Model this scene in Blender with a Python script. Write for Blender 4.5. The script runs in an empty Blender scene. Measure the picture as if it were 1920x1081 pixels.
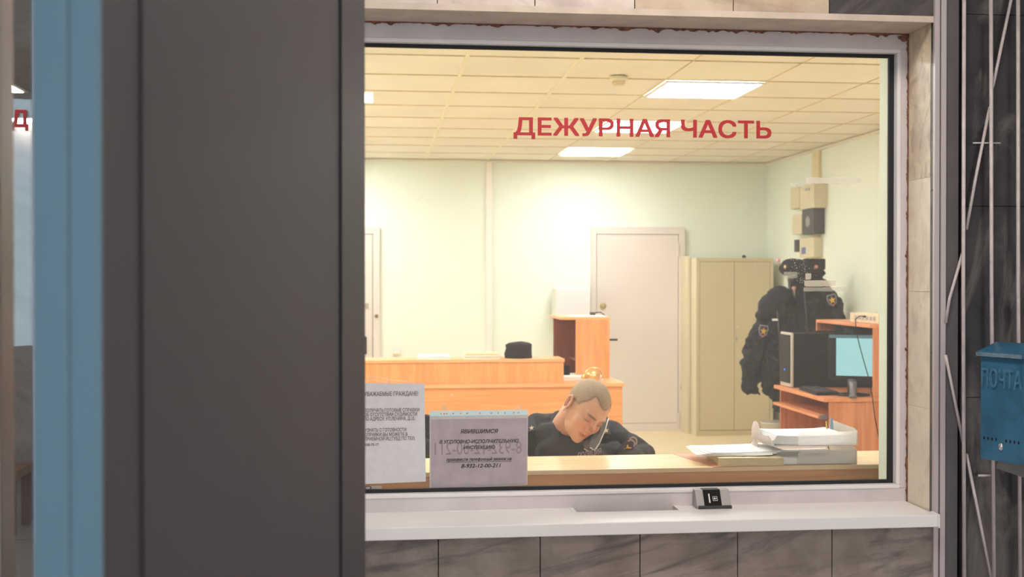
import bpy, bmesh, math, random
import numpy as np
from mathutils import Vector, Matrix
random.seed(7)
C = bpy.context.scene.collection
SC = bpy.context.scene
R = math.radians
# ------------------------------------------------------------------ camera, world, light, exposure
CAMZ = 1.51; FPX = 2230.0; YAW = R(6.4); PITCH = math.atan(20.5/FPX)
cd = bpy.data.cameras.new('camera'); cam = bpy.data.objects.new('camera', cd); C.objects.link(cam)
cam.location = (0, 0, CAMZ); cam.rotation_euler = (math.pi/2 - PITCH, 0, -YAW)
cd.sensor_width = 36; cd.lens = FPX/1920*36; cd.clip_start = .05
cd.dof.use_dof = True; cd.dof.focus_distance = 4.0; cd.dof.aperture_fstop = 4.8
SC.camera = cam
SC.view_settings.view_transform = 'Standard'; SC.view_settings.look = 'None'
SC.view_settings.gamma = 1; SC.view_settings.use_curve_mapping = False
SC.view_settings.exposure = 0.0
w = bpy.data.worlds.new('world'); SC.world = w; w.use_nodes = True
w.node_tree.nodes['Background'].inputs[0].default_value = (1, .96, .95, 1)
w.node_tree.nodes['Background'].inputs[1].default_value = .55

def area(name, loc, tgt, sx, sy, power, col):
    l = bpy.data.lights.new(name, 'AREA'); l.shape = 'RECTANGLE'; l.size = sx; l.size_y = sy
    l.energy = power; l.color = col
    o = bpy.data.objects.new(name, l); C.objects.link(o); o.location = loc
    o.rotation_euler = (Vector(tgt)-Vector(loc)).to_track_quat('-Z', 'Y').to_euler()
    return o
area('lobby_daylight', (-2.2, -2.2, 1.9), (-.3, 1.3, 1.4), 1.2, 1.8, 44, (.6, .84, 1))     # the street door behind the camera, to the left
LAMP_IN = 22     # strength of the office ceiling panels
LAMP_LOBBY = 38

# ------------------------------------------------------------------ helpers
def P(u, v, Y=None, X=None, d=None):
    cx = (u-960)/FPX; cy = (540.5-v)/FPX
    f = Vector((math.sin(YAW)*math.cos(PITCH), math.cos(YAW)*math.cos(PITCH), -math.sin(PITCH)))
    r = Vector((math.cos(YAW), -math.sin(YAW), 0)); up = r.cross(f)
    q = f + r*cx + up*cy
    if Y is not None: q *= Y/q.y
    elif X is not None: q *= X/q.x
    else: q *= d
    return q + Vector((0, 0, CAMZ))

def lin(c):
    return tuple(((x/255)/12.92 if x/255 <= .04045 else ((x/255+.055)/1.055)**2.4) for x in c)
def nodes(name):
    m = bpy.data.materials.new(name); m.use_nodes = True
    return m, m.node_tree, m.node_tree.nodes['Principled BSDF']
def mat(name, col, rough=.6, metal=0, var=.08, scale=12, bump=0, emit=None, es=0, stretch=(1, 1, 1), spec=.5, trans=0, detail=4, col2=None):
    m, t, b = nodes(name); N = t.nodes; L = t.links
    a = lin(col)
    tc = N.new('ShaderNodeTexCoord'); mp = N.new('ShaderNodeMapping'); mp.inputs['Scale'].default_value = stretch
    nz = N.new('ShaderNodeTexNoise'); nz.inputs['Scale'].default_value = scale; nz.inputs['Detail'].default_value = detail
    L.new(tc.outputs['Object'], mp.inputs[0]); L.new(mp.outputs[0], nz.inputs['Vector'])
    cr = N.new('ShaderNodeValToRGB'); L.new(nz.outputs[0], cr.inputs[0])
    c2 = lin(col2) if col2 else tuple(x*(1-var) for x in a)
    cr.color_ramp.elements[0].position = .35; cr.color_ramp.elements[1].position = .65
    cr.color_ramp.elements[0].color = (*c2, 1); cr.color_ramp.elements[1].color = (*(tuple(min(1, x*(1+var*.4)) for x in a)), 1)
    L.new(cr.outputs[0], b.inputs['Base Color'])
    b.inputs['Roughness'].default_value = rough; b.inputs['Metallic'].default_value = metal
    b.inputs['Specular IOR Level'].default_value = spec
    if bump:
        bp = N.new('ShaderNodeBump'); bp.inputs['Strength'].default_value = bump; bp.inputs['Distance'].default_value = .01
        L.new(nz.outputs[0], bp.inputs['Height']); L.new(bp.outputs[0], b.inputs['Normal'])
    if emit:
        b.inputs['Emission Color'].default_value = (*lin(emit), 1); b.inputs['Emission Strength'].default_value = es
    return m
def wood(name, col, dark, scale=3.0, axis=2, rough=.4):
    m, t, b = nodes(name); N = t.nodes; L = t.links
    tc = N.new('ShaderNodeTexCoord'); mp = N.new('ShaderNodeMapping')
    s = [9, 9, 9]; s[axis] = .7; mp.inputs['Scale'].default_value = s
    L.new(tc.outputs['Object'], mp.inputs[0])
    nz = N.new('ShaderNodeTexNoise'); nz.inputs['Scale'].default_value = scale; nz.inputs['Detail'].default_value = 5; nz.inputs['Distortion'].default_value = .8
    L.new(mp.outputs[0], nz.inputs['Vector'])
    cr = N.new('ShaderNodeValToRGB'); L.new(nz.outputs[0], cr.inputs[0])
    cr.color_ramp.elements[0].position = .3; cr.color_ramp.elements[1].position = .62
    cr.color_ramp.elements[0].color = (*lin(dark), 1); cr.color_ramp.elements[1].color = (*lin(col), 1)
    L.new(cr.outputs[0], b.inputs['Base Color']); b.inputs['Roughness'].default_value = rough
    return m
def marble(name, base, vein, cloud, seed=0, rough=.35, vs=.5, s=3.0):
    m, t, b = nodes(name); N = t.nodes; L = t.links
    tc = N.new('ShaderNodeTexCoord'); mp = N.new('ShaderNodeMapping'); mp.inputs['Location'].default_value = (seed*1.7, seed*.9, seed*2.3)
    mp.inputs['Rotation'].default_value = (0, R(35+seed*23), 0)
    L.new(tc.outputs['Object'], mp.inputs[0])
    n1 = N.new('ShaderNodeTexNoise'); n1.inputs['Scale'].default_value = s*1.6; n1.inputs['Detail'].default_value = 8; n1.inputs['Roughness'].default_value = .65
    mp2 = N.new('ShaderNodeMapping'); mp2.inputs['Scale'].default_value = (4, 4, .9); L.new(mp.outputs[0], mp2.inputs[0])
    n2 = N.new('ShaderNodeTexNoise'); n2.inputs['Scale'].default_value = s*.55; n2.inputs['Detail'].default_value = 9; n2.inputs['Distortion'].default_value = 1.6; n2.inputs['Roughness'].default_value = .6
    L.new(mp.outputs[0], n1.inputs['Vector']); L.new(mp2.outputs[0], n2.inputs['Vector'])
    c1 = N.new('ShaderNodeValToRGB'); L.new(n1.outputs[0], c1.inputs[0])
    c1.color_ramp.elements[0].position = .38; c1.color_ramp.elements[1].position = .6
    c1.color_ramp.elements[0].color = (*lin(cloud), 1); c1.color_ramp.elements[1].color = (*lin(base), 1)
    c2 = N.new('ShaderNodeValToRGB'); L.new(n2.outputs[0], c2.inputs[0])
    c2.color_ramp.elements[0].position = .36; c2.color_ramp.elements[0].color = (vs, vs, vs, 1)
    c2.color_ramp.elements[1].position = .5; c2.color_ramp.elements[1].color = (0, 0, 0, 1)
    mx = N.new('ShaderNodeMix'); mx.data_type = 'RGBA'
    L.new(c2.outputs[0], mx.inputs[0]); L.new(c1.outputs[0], mx.inputs[6]); mx.inputs[7].default_value = (*lin(vein), 1)
    L.new(mx.outputs[2], b.inputs['Base Color']); b.inputs['Roughness'].default_value = rough
    return m

class MB:
    """collects shapes and links them as ONE mesh object"""
    def __init__(s): s.v = []; s.f = []; s.mi = []; s.sm = []
    def add(s, vs, fs, mi=0, smooth=False):
        b = len(s.v); s.v += [tuple(x) for x in vs]
        for f in fs: s.f.append([i+b for i in f]); s.mi.append(mi); s.sm.append(smooth)
        return s
    def box(s, a, b, mi=0, bev=0, M=None):
        bm = bmesh.new(); bmesh.ops.create_cube(bm, size=1)
        c = [(a[i]+b[i])/2 for i in range(3)]; d = [abs(b[i]-a[i]) for i in range(3)]
        for v in bm.verts: v.co = Vector((v.co.x*d[0]+c[0], v.co.y*d[1]+c[1], v.co.z*d[2]+c[2]))
        if bev: bmesh.ops.bevel(bm, geom=bm.edges[:], offset=min(bev, min(d)*.45), segments=2, affect='EDGES', profile=.6)
        if M is not None: bm.transform(M)
        bm.verts.index_update()
        s.add([v.co.copy() for v in bm.verts], [[v.index for v in f.verts] for f in bm.faces], mi, False); bm.free(); return s
    def prism(s, pts, ext, mi=0):
        """pts: polygon of 3D points; ext: extrusion vector"""
        n = len(pts); pts = [Vector(p) for p in pts]; e = Vector(ext)
        vs = pts+[p+e for p in pts]
        fs = [list(range(n))[::-1], [i+n for i in range(n)]]+[[i, (i+1) % n, (i+1) % n+n, i+n] for i in range(n)]
        return s.add(vs, fs, mi)
    def tube(s, pts, r, n=10, mi=0, cap=True, smooth=True):
        pts = [Vector(p) for p in pts]; rs = r if isinstance(r, (list, tuple)) else [r]*len(pts)
        vs = []; fs = []; prev = None
        for i, p in enumerate(pts):
            t = (pts[min(i+1, len(pts)-1)]-pts[max(i-1, 0)]).normalized()
            if prev is None:
                a = t.orthogonal().normalized()
            else:
                a = (prev-t*prev.dot(t)).normalized()
            prev = a; b = t.cross(a)
            for k in range(n):
                an = 2*math.pi*k/n; vs.append(p+(a*math.cos(an)+b*math.sin(an))*rs[i])
        for i in range(len(pts)-1):
            for k in range(n): fs.append([i*n+k, i*n+(k+1) % n, (i+1)*n+(k+1) % n, (i+1)*n+k])
        if cap: fs.append(list(range(n))[::-1]); fs.append([(len(pts)-1)*n+k for k in range(n)])
        return s.add(vs, fs, mi, smooth)
    def lathe(s, prof, c, n=24, mi=0, axis='Z', smooth=True):
        vs = []; fs = []
        for r, h in prof:
            for k in range(n):
                an = 2*math.pi*k/n; x, y = r*math.cos(an), r*math.sin(an)
                q = (x, y, h) if axis == 'Z' else ((x, h, y) if axis == 'Y' else (h, x, y))
                vs.append(Vector(q)+Vector(c))
        for i in range(len(prof)-1):
            for k in range(n): fs.append([i*n+k, i*n+(k+1) % n, (i+1)*n+(k+1) % n, (i+1)*n+k])
        fs.append(list(range(n))[::-1]); fs.append([(len(prof)-1)*n+k for k in range(n)])
        return s.add(vs, fs, mi, smooth)
    def ell(s, c, r, n=20, mi=0, M=None):
        vs = []; fs = []; m = n//2
        for i in range(m+1):
            th = math.pi*i/m
            for k in range(n):
                ph = 2*math.pi*k/n
                p = Vector((r[0]*math.sin(th)*math.cos(ph), r[1]*math.sin(th)*math.sin(ph), r[2]*math.cos(th)))
                if M is not None: p = M @ p
                vs.append(p+Vector(c))
        for i in range(m):
            for k in range(n): fs.append([i*n+k, (i+1)*n+k, (i+1)*n+(k+1) % n, i*n+(k+1) % n])
        return s.add(vs, fs, mi, True)
    def cap(s, a, b, r1, r2, n=16, mi=0):
        a = Vector(a); b = Vector(b); d = (b-a); L = d.length; d.normalize(); pts = []; rs = []
        for i in range(5): an = math.pi/2*(1-i/4); pts.append(a-d*r1*math.sin(an)*.999); rs.append(max(r1*math.cos(an), r1*.05))
        for i in range(5): an = math.pi/2*(i/4); pts.append(b+d*r2*math.sin(an)*.999); rs.append(max(r2*math.cos(an), r2*.05))
        return s.tube(pts, rs, n, mi)
    def build(s, name, m, parent=None, loc=None):
        me = bpy.data.meshes.new(name)
        o = bpy.data.objects.new(name, me); C.objects.link(o)
        org = Vector((0, 0, 0))
        if parent is not None:
            org = world_loc(parent)
            o.parent = parent
        elif loc is not None: org = Vector(loc); o.location = org
        me.from_pydata([tuple(Vector(v)-org) for v in s.v], [], s.f)
        for mm in (m if isinstance(m, (list, tuple)) else [m]): me.materials.append(mm)
        me.polygons.foreach_set('material_index', s.mi); me.polygons.foreach_set('use_smooth', s.sm)
        me.validate(); me.update()
        return o
def world_loc(o):
    v = Vector(o.location)
    while o.parent: o = o.parent; v = v+Vector(o.location)
    return v
def tag(o, label, cat, group=None):
    o['label'] = label; o['category'] = cat
    if group: o['group'] = group
    return o
def thing(name, label, cat, loc, group=None):
    o = bpy.data.objects.new(name, None); C.objects.link(o); o.location = loc; o.empty_display_size = .05
    return tag(o, label, cat, group)
def struct(o): o['kind'] = 'structure'; return o
def sempty(name, loc=(0, 0, 0)):
    o = bpy.data.objects.new(name, None); C.objects.link(o); o.location = loc; o['kind'] = 'structure'; return o
def copy_tree(o, parent=None, loc=None):
    c = o.copy(); C.objects.link(c); c.parent = parent
    if loc is not None: c.location = loc
    for ch in list(o.children): copy_tree(ch, c)
    return c

def text_verts(body, bold=0.0, shear=0.0):
    """glyph outlines filled by the non-zero rule in clean trapezoids"""
    c = bpy.data.curves.new('txt', 'FONT'); c.body = body; c.offset = bold; c.shear = shear
    o = bpy.data.objects.new('txt', c); C.objects.link(o)
    dg = bpy.context.evaluated_depsgraph_get(); oe = o.evaluated_get(dg); cu = oe.to_curve(dg)
    loops = []
    for sp in cu.splines:
        pts = []; bp = list(sp.bezier_points)
        for k, p in enumerate(bp):
            q = bp[(k+1) % len(bp)]; a, b, c_, d = (Vector(v[:2]) for v in (p.co, p.handle_right, q.handle_left, q.co))
            if ((b-a).cross(d-a) if (b-a).length > 1e-6 else 0) ** 2 + ((c_-a).cross(d-a)) ** 2 < 1e-10: pts.append(a); continue
            for t in (0, .25, .5, .75): u = 1-t; pts.append(a*u**3+b*3*u*u*t+c_*3*u*t*t+d*t**3)
        if len(pts) > 2: loops.append(pts)
    oe.to_curve_clear(); bpy.data.objects.remove(o); bpy.data.curves.remove(c)
    bb = [[min(p.x for p in l), max(p.x for p in l), [l]] for l in loops]; bb.sort(key=lambda z: z[0]); gs = []
    for x0, x1, l in bb:
        if gs and x0 < gs[-1][1]-.002: gs[-1][1] = max(gs[-1][1], x1); gs[-1][2] += l
        else: gs.append([x0, x1, l])
    vs = []; fs = []
    for x0, x1, ls in gs:
        E_ = []
        for l in ls:
            for k in range(len(l)):
                a, b = l[k], l[(k+1) % len(l)]
                if abs(a.y-b.y) > 1e-7: E_.append((a, b, 1) if a.y < b.y else (b, a, -1))
        ys = set(round(e[0].y, 6) for e in E_) | set(round(e[1].y, 6) for e in E_)
        for m in range(len(E_)):
            for n_ in range(m+1, len(E_)):
                p, r1 = E_[m][0], E_[m][1]-E_[m][0]; q, r2 = E_[n_][0], E_[n_][1]-E_[n_][0]; cr = r1.cross(r2)
                if abs(cr) > 1e-9:
                    t = (q-p).cross(r2)/cr; u = (q-p).cross(r1)/cr
                    if 0 < t < 1 and 0 < u < 1: ys.add(round((p+r1*t).y, 6))
        ys = sorted(ys); base = len(vs); cache = {}
        def V_(x, y):
            k = (round(x, 5), round(y, 5))
            if k not in cache: cache[k] = len(vs); vs.append(Vector((x, y, 0)))
            return cache[k]
        for y0, y1 in zip(ys, ys[1:]):
            if y1-y0 < 2e-6: continue
            ym = (y0+y1)/2; act = []
            for a, b, w_ in E_:
                if a.y <= ym < b.y:
                    fx = lambda y: a.x+(b.x-a.x)*(y-a.y)/(b.y-a.y)
                    act.append((fx(ym), fx(y0), fx(y1), w_))
            act.sort(); wn = 0
            for k, (xm, xa, xb, w_) in enumerate(act):
                if wn == 0: st = (xa, xb)
                wn += w_
                if wn == 0:
                    q = [V_(st[0], y0), V_(xa, y0), V_(xb, y1), V_(st[1], y1)]; q = [z for n2, z in enumerate(q) if z not in q[:n2]]
                    if len(q) > 2: fs.append(q)
        # one fake link keeps a glyph of several strokes together
        GL.append((base, len(vs)))
    return vs, fs
GL = []
def text_mesh(name, body, org, rv, uv, width, m, parent, height=None, bold=.0, shear=0, thick=.0004, align='L', mirror=False, split=False, loc=None):
    """flat lettering: org = lower left corner (or lower centre), rv/uv unit vectors; width in metres"""
    GL.clear(); vs, fs = text_verts(body, min(bold, 0), shear)
    b_ = max(bold, 0); SH = [(0, 0)] if b_ == 0 else [(-b_, -b_), (b_, -b_), (-b_, b_), (b_, b_), (0, 0)]
    x0 = min(v.x for v in vs); x1 = max(v.x for v in vs); y0 = 0; y1 = .73
    sx = width/(x1-x0); sy = (height/(y1-y0)) if height else sx
    rv = Vector(rv).normalized(); uv = Vector(uv).normalized(); n = rv.cross(uv)
    off = -width/2 if align == 'C' else 0
    def T(v):
        x = (v.x-x0)*sx
        if mirror: x = width-x
        return Vector(org)+rv*(x+off)+uv*(v.y*sy)
    W = [T(v) for v in vs]
    if not split:
        mb = MB(); k = len(W)
        for q, (dx, dy) in enumerate(SH):
            sh_ = rv*dx*sx+uv*dy*sy+n*.00006*q
            mb.add([p+sh_ for p in W]+[p+n*thick+sh_ for p in W], [f for f in fs]+[[i+k for i in f] for f in fs])
        return mb.build(name, m, parent, loc)
    isl = {k: list(range(a, b)) for k, (a, b) in enumerate(GL)}
    out = []
    for ids in sorted(isl.values(), key=lambda q: min(vs[i].x for i in q)):
        mp = {i: k for k, i in enumerate(ids)}
        ff = [[mp[i] for i in f] for f in fs if f[0] in mp]; k = len(ids)
        mb = MB()
        for q, (dx, dy) in enumerate(SH):
            sh_ = rv*dx*sx+uv*dy*sy+n*.00006*q
            mb.add([W[i]+sh_ for i in ids]+[W[i]+n*thick+sh_ for i in ids], ff+[[i+k for i in f] for f in ff])
        out.append(mb.build(name, m, parent))
    return out

# ------------------------------------------------------------------ materials
M = {}
M['pvc'] = mat('white_pvc', (236, 231, 229), .35, var=.03, scale=4)
M['pvc_frame'] = mat('aged_white_pvc', (214, 204, 204), .45, var=.08, scale=9)
M['gasket'] = mat('black_rubber', (34, 34, 36), .7, var=.1)
M['foam'] = mat('brown_foam', (138, 92, 72), .95, var=.5, scale=60, bump=.6)
M['door_grey'] = mat('graphite_paint', (64, 62, 68), .55, var=.04, scale=3)
M['door_daylit'] = mat('daylit_blue_grey', (98, 128, 144), .5, var=.04, scale=3)  # bluish daylight on the leaf edge is put into this colour
M['alu'] = mat('dull_aluminium', (196, 184, 184), .35, .35, var=.03, scale=5, stretch=(1, 1, .1))
M['alu_dark'] = mat('grey_steel', (92, 86, 88), .6, .1, var=.1, scale=14)
M['rod'] = mat('painted_steel_rod', (200, 188, 186), .5, .1, var=.12, scale=30)
M['black'] = mat('black_plastic', (15, 15, 17), .5, var=.1, spec=.2)
M['blackgap'] = mat('dark_seam', (30, 28, 28), .9)
M['wall'] = mat('pale_green_paint', (237, 243, 227), .85, var=.015, scale=2)
M['wall_cream'] = mat('cream_paint', (238, 238, 214), .85, var=.015, scale=2)
M['ceil'] = mat('ceiling_tile', (240, 231, 212), .95, var=.04, scale=2.2, detail=2)
M['bar_pale'] = mat('pale_grid_bar', (240, 232, 198), .7, var=.02)
M['bar_tan'] = mat('tan_grid_bar', (224, 204, 164), .7, var=.1)
M['floor_in'] = mat('beige_linoleum', (232, 212, 172), .4, var=.06, scale=6)
M['doorpaint'] = mat('off_white_door_paint', (226, 216, 206), .5, var=.02, scale=2)
M['seam'] = mat('shadow_gap', (140, 128, 116), .9)
M['cab'] = mat('khaki_metal', (205, 190, 153), .45, var=.03, scale=3)
M['cab_light'] = mat('pale_khaki_metal', (218, 206, 172), .5, var=.03, scale=3)
M['white'] = mat('white_plastic', (238, 236, 228), .45, var=.02)
M['paper'] = mat('white_paper', (244, 242, 238), .9, var=.03, scale=14)
M['paper_grey'] = mat('grey_tinted_paper', (218, 214, 214), .9, var=.05, scale=30)
M['paper_lilac'] = mat('lilac_tinted_paper', (178, 164, 168), .8, var=.1, scale=20)
M['paper_old'] = mat('yellowed_paper', (226, 208, 160), .9, var=.14, scale=30, stretch=(1, 1, 14))
M['ink'] = mat('grey_ink', (66, 58, 62), .8)
M['ink_faint'] = mat('faint_grey_ink', (122, 112, 114), .8, var=.25, scale=60)
M['ink_ghost'] = mat('ghost_ink', (152, 138, 144), .8, var=.1, scale=60)
M['red'] = mat('red_vinyl', (186, 44, 48), .5, var=.05, scale=8)
M['orange'] = wood('orange_beech_laminate', (238, 170, 108), (226, 150, 88))
M['orange_x'] = wood('orange_beech_cross', (238, 168, 106), (224, 148, 86), axis=0)
M['orange_h'] = wood('orange_beech_top', (242, 184, 128), (232, 164, 104), axis=0)
M['redwood'] = wood('reddish_laminate', (206, 132, 88), (180, 104, 64))
M['redwood_h'] = wood('reddish_laminate_top', (216, 142, 94), (196, 120, 74), axis=1)
M['cherry'] = wood('dark_cherry_laminate', (150, 74, 48), (112, 50, 34))
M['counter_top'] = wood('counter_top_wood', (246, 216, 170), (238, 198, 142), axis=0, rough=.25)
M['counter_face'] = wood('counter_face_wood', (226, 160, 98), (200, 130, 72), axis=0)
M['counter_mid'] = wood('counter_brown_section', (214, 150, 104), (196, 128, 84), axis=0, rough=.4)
M['steel'] = mat('brushed_steel', (200, 198, 192), .3, .8, var=.05)
M['grey_pl'] = mat('grey_plastic', (172, 165, 163), .45, .1, var=.05)
M['dark_pl'] = mat('dark_grey_plastic', (62, 60, 60), .5)
M['uniform'] = mat('black_uniform_cloth', (22, 21, 25), .85, var=.35, scale=28, bump=.25)
M['coatcloth'] = mat('black_coat_nylon', (27, 27, 33), .75, var=.45, scale=9, bump=.5, spec=.3)
M['fur'] = mat('black_fur', (28, 27, 27), .95, var=.5, scale=160, bump=1)
M['gold'] = mat('gold_trim', (232, 186, 84), .35, .6, var=.1)
M['silverstar'] = mat('pale_gold_star', (236, 214, 170), .35, .3)
M['brass'] = mat('brass', (238, 200, 136), .25, .55, var=.15, scale=25)
M['badge_red'] = mat('badge_red', (176, 84, 84), .7)
M['badge_grey'] = mat('badge_grey_braid', (150, 144, 150), .7)
M['badge_navy'] = mat('badge_navy', (38, 40, 62), .7)
M['screen'] = mat('lit_screen', (10, 12, 12), .4, emit=(160, 214, 214), es=1.0, var=.3, scale=6)
M['lamp_lobby'] = mat('lobby_lamp_diffuser', (240, 240, 240), .5, emit=(255, 246, 238), es=LAMP_LOBBY)
M['blue_led'] = mat('blue_led', (40, 120, 230), .4, emit=(40, 130, 255), es=1.5)
M['mailbox'] = mat('blue_enamel', (50, 102, 132), .3, var=.25, scale=12)
M['hole'] = mat('dark_opening', (10, 16, 24), .9)
M['skin_plain'] = mat('skin', (214, 160, 128), .5, var=.06, scale=40)
M['plate'] = mat('zinc_plate', (140, 134, 132), .45, .4, var=.2, scale=14)
M['chrome'] = mat('chrome', (225, 225, 228), .15, .95)
M['yellow_pl'] = mat('yellow_plastic', (238, 206, 96), .4)
M['blue_pl'] = mat('pale_blue_plastic', (160, 196, 220), .4)
M['pink_pl'] = mat('pink_knob', (216, 150, 132), .5)
M['lav'] = mat('hole_strip', (206, 226, 226), .5, var=.03)
M['lilac_shade'] = mat('greyish_plastic_band', (196, 192, 188), .6)
M['punch'] = mat('orange_seen_through_punch', (232, 166, 124), .7)
# lamp diffuser inside: four tubes behind a diffuser
def lampmat():
    m, t, b = nodes('lamp_diffuser'); N = t.nodes; L = t.links
    b.inputs['Base Color'].default_value = (.9, .9, .9, 1); b.inputs['Emission Color'].default_value = (*lin((249, 250, 255)), 1)
    b.inputs['Emission Strength'].default_value = LAMP_IN
    return m
M['lamp_in'] = lampmat()
def glassmat(name, dust, tint=(1, 1, 1), dcol=(236, 232, 222), ior=1.45, speck=True):
    m = bpy.data.materials.new(name); m.use_nodes = True; t = m.node_tree; N = t.nodes; L = t.links; N.clear()
    out = N.new('ShaderNodeOutputMaterial'); tr = N.new('ShaderNodeBsdfTransparent'); tr.inputs[0].default_value = (*tint, 1)
    gl = N.new('ShaderNodeBsdfGlossy'); gl.inputs['Roughness'].default_value = .01
    fr = N.new('ShaderNodeFresnel'); fr.inputs[0].default_value = ior
    m1 = N.new('ShaderNodeMixShader'); L.new(fr.outputs[0], m1.inputs[0]); L.new(tr.outputs[0], m1.inputs[1]); L.new(gl.outputs[0], m1.inputs[2])
    df0 = N.new('ShaderNodeBsdfDiffuse'); df0.inputs[0].default_value = (*lin(dcol), 1)
    dt = N.new('ShaderNodeBsdfTranslucent'); dt.inputs[0].default_value = (*lin(dcol), 1)
    df = N.new('ShaderNodeMixShader'); df.inputs[0].default_value = .55; L.new(df0.outputs[0], df.inputs[1]); L.new(dt.outputs[0], df.inputs[2])
    m2 = N.new('ShaderNodeMixShader'); L.new(m1.outputs[0], m2.inputs[1]); L.new(df.outputs[0], m2.inputs[2]); m2.inputs[0].default_value = dust
    if speck:
        tc = N.new('ShaderNodeTexCoord')
        nz = N.new('ShaderNodeTexNoise'); nz.inputs['Scale'].default_value = 170; nz.inputs['Detail'].default_value = 2
        L.new(tc.outputs['Object'], nz.inputs['Vector'])
        r1 = N.new('ShaderNodeMapRange'); L.new(nz.outputs[0], r1.inputs[0])
        r1.inputs[1].default_value = .70; r1.inputs[2].default_value = .80; r1.inputs[3].default_value = dust; r1.inputs[4].default_value = .16
        L.new(r1.outputs[0], m2.inputs[0])
    L.new(m2.outputs[0], out.inputs[0])
    return m
M['glass'] = glassmat('dusty_window_glass', .028)
M['glass_clear'] = glassmat('door_glass', .03, speck=False)
M['acrylic'] = glassmat('frosted_acrylic', .34, dcol=(255, 250, 244), speck=False)
M['tape'] = glassmat('clear_tape', .42, dcol=(236, 230, 214), speck=False)
M['tape_dark'] = glassmat('clear_tape_thin', .2, dcol=(236, 230, 214), speck=False)
M['residue'] = glassmat('glue_residue', .5, dcol=(255, 250, 236), speck=False)
M['sleeve'] = glassmat('plastic_sleeve', .10, speck=False)

# ------------------------------------------------------------------ main dimensions
YW, YF, YG, YI = 3.49, 3.665, 3.70, 3.775      # lobby face of wall, frame face, glass, office face of wall
XL, XR = -.62, 1.693                            # window opening left / right
ZS = .79                                        # top of the sill
ZT = 2.292                                      # top of the opening
BACK = 11.56; XRW = 3.87; XLW = -.95; ZC = 2.647
ZLOB = 3.15

# ---------- lobby side of the wall: marble slabs
mar = [marble('marble_warm_grey', (206, 192, 184), (150, 134, 128), (190, 172, 158), 1, vs=.5),
       marble('marble_tan', (200, 180, 156), (142, 124, 112), (176, 152, 128), 2, vs=.5),
       marble('marble_dull_grey', (160, 146, 138), (92, 86, 88), (136, 122, 112), 3, vs=.8, s=4),
       marble('marble_dark_grey', (92, 86, 84), (50, 48, 50), (72, 68, 66), 4, vs=.8),
       marble('marble_yellow', (240, 226, 200), (204, 180, 156), (228, 214, 192), 5, vs=.5, s=4),
       marble('marble_black', (58, 55, 56), (112, 106, 104), (34, 32, 33), 6, vs=.8, s=3.2, rough=.3),
       M['blackgap']]
mb = MB()
X0W = -.97; XE = XR
mb.box((X0W, YW+.02, 0), (XL, YI, ZLOB), 6); mb.box((XL, YW+.02, ZT+.02), (XE+.02, YI, ZLOB), 6)
mb.box((XL, YW+.02, 0), (XE+.02, YI-.06, ZS-.07), 6); mb.box((XR+.02, YW+.02, 0), (4.2, YI, ZLOB), 6)
def slab(x0, x1, z0, z1, mi, y0=YW): mb.box((x0+.0015, y0, z0+.0015), (x1-.0015, y0+.019, z1-.0015), mi)
cuts_low = [X0W, -.69, -.38, -.09] + [P(u, 1040, YW).x for u in (822, 1013, 1200, 1383, 1560)] + [XR+.045]
for i in range(len(cuts_low)-1):
    for (z0, z1) in ((.0, .38), (.38, ZS-.035)): slab(cuts_low[i], cuts_low[i+1], z0, z1, 2)
cuts_top = [X0W, -.69, -.38, -.09] + [P(u, 10, YW).x for u in (820, 1003, 1190, 1375, 1555)] + [XR+.045]
seq = [0, 1, 0, 0, 0, 0, 1, 1, 3]
for i in range(len(cuts_top)-1):
    for k, (z0, z1) in enumerate(((ZT, ZT+.42), (ZT+.42, ZLOB))): slab(cuts_top[i], cuts_top[i+1], z0, z1, seq[i])
for z0, z1 in ((ZS-.035, 1.3), (1.3, 1.8), (1.8, ZT)): slab(X0W, XL, z0, z1, 0)
for z0, z1 in ((ZS, 1.27), (1.27, 1.78), (1.78, ZT)):
    slab(XR, XR+.045, z0, z1, 3)
wf = struct(mb.build('wall_front', mar))
# reveal lining
mb = MB()
mb.box((XL, YW-.001, ZT), (XR, YI, ZT+.019), 0)
struct(mb.build('trim_1', [mat('reveal_plaster', (200, 184, 168), .8, var=.12, scale=14)]))
mb = MB()
zc = [ZS-.03, 1.035, 1.47, ZT-.41+.0, ZT]
zc = [ZS-.03, P(1720, 768, YW).z, P(1720, 547, YW).z, P(1720, 330, YW).z, ZT]
for i in range(4): mb.box((XR, YW+.0192, zc[i]+.0004), (XR+.02, YI-.07, zc[i+1]-.0004), 0 if i < 3 else 1)
struct(mb.build('trim_2', [mar[4], marble('marble_yellow_dirty', (222, 204, 172), (150, 132, 116), (196, 176, 152), 8, vs=.6, s=6)]))

# ---------- the window
win = sempty('window_1', (0, YF, ZS))
FZ0, FZ1 = .845, 2.23            # glass visible region bottom / top
FX1 = 1.656
mb = MB(); B = .006
zt0 = FZ1+.012; zb1 = FZ0-.012; xr0 = FX1+.012
mb.box((XL, YF, zt0), (XR, YF+.07, ZT), 0, .003)
mb.box((XL, YF, ZS-.07), (XR, YF+.07, zb1), 0, .003)
mb.box((xr0, YF+.0004, zb1), (XR, YF+.0696, zt0), 0, .002)
mb.box((XL, YF+.0004, zb1), (XL+.05, YF+.0696, zt0), 0, .002)
mb.build('window_frame', M['pvc_frame'], win)
mb = MB()      # glazing bead, slightly sloping
def bead(a, b, c, d): mb.add([a, b, c, d], [[0, 1, 2, 3]])
for (p0, p1) in (((XL+.05, FZ1), (FX1, FZ1)), ((FX1, FZ1), (FX1, FZ0)), ((FX1, FZ0), (XL+.05, FZ0))):
    pass
mb.box((XL+.05, YF-.003, FZ1), (xr0, YF+.03, zt0+.001), 0, .003)
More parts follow.
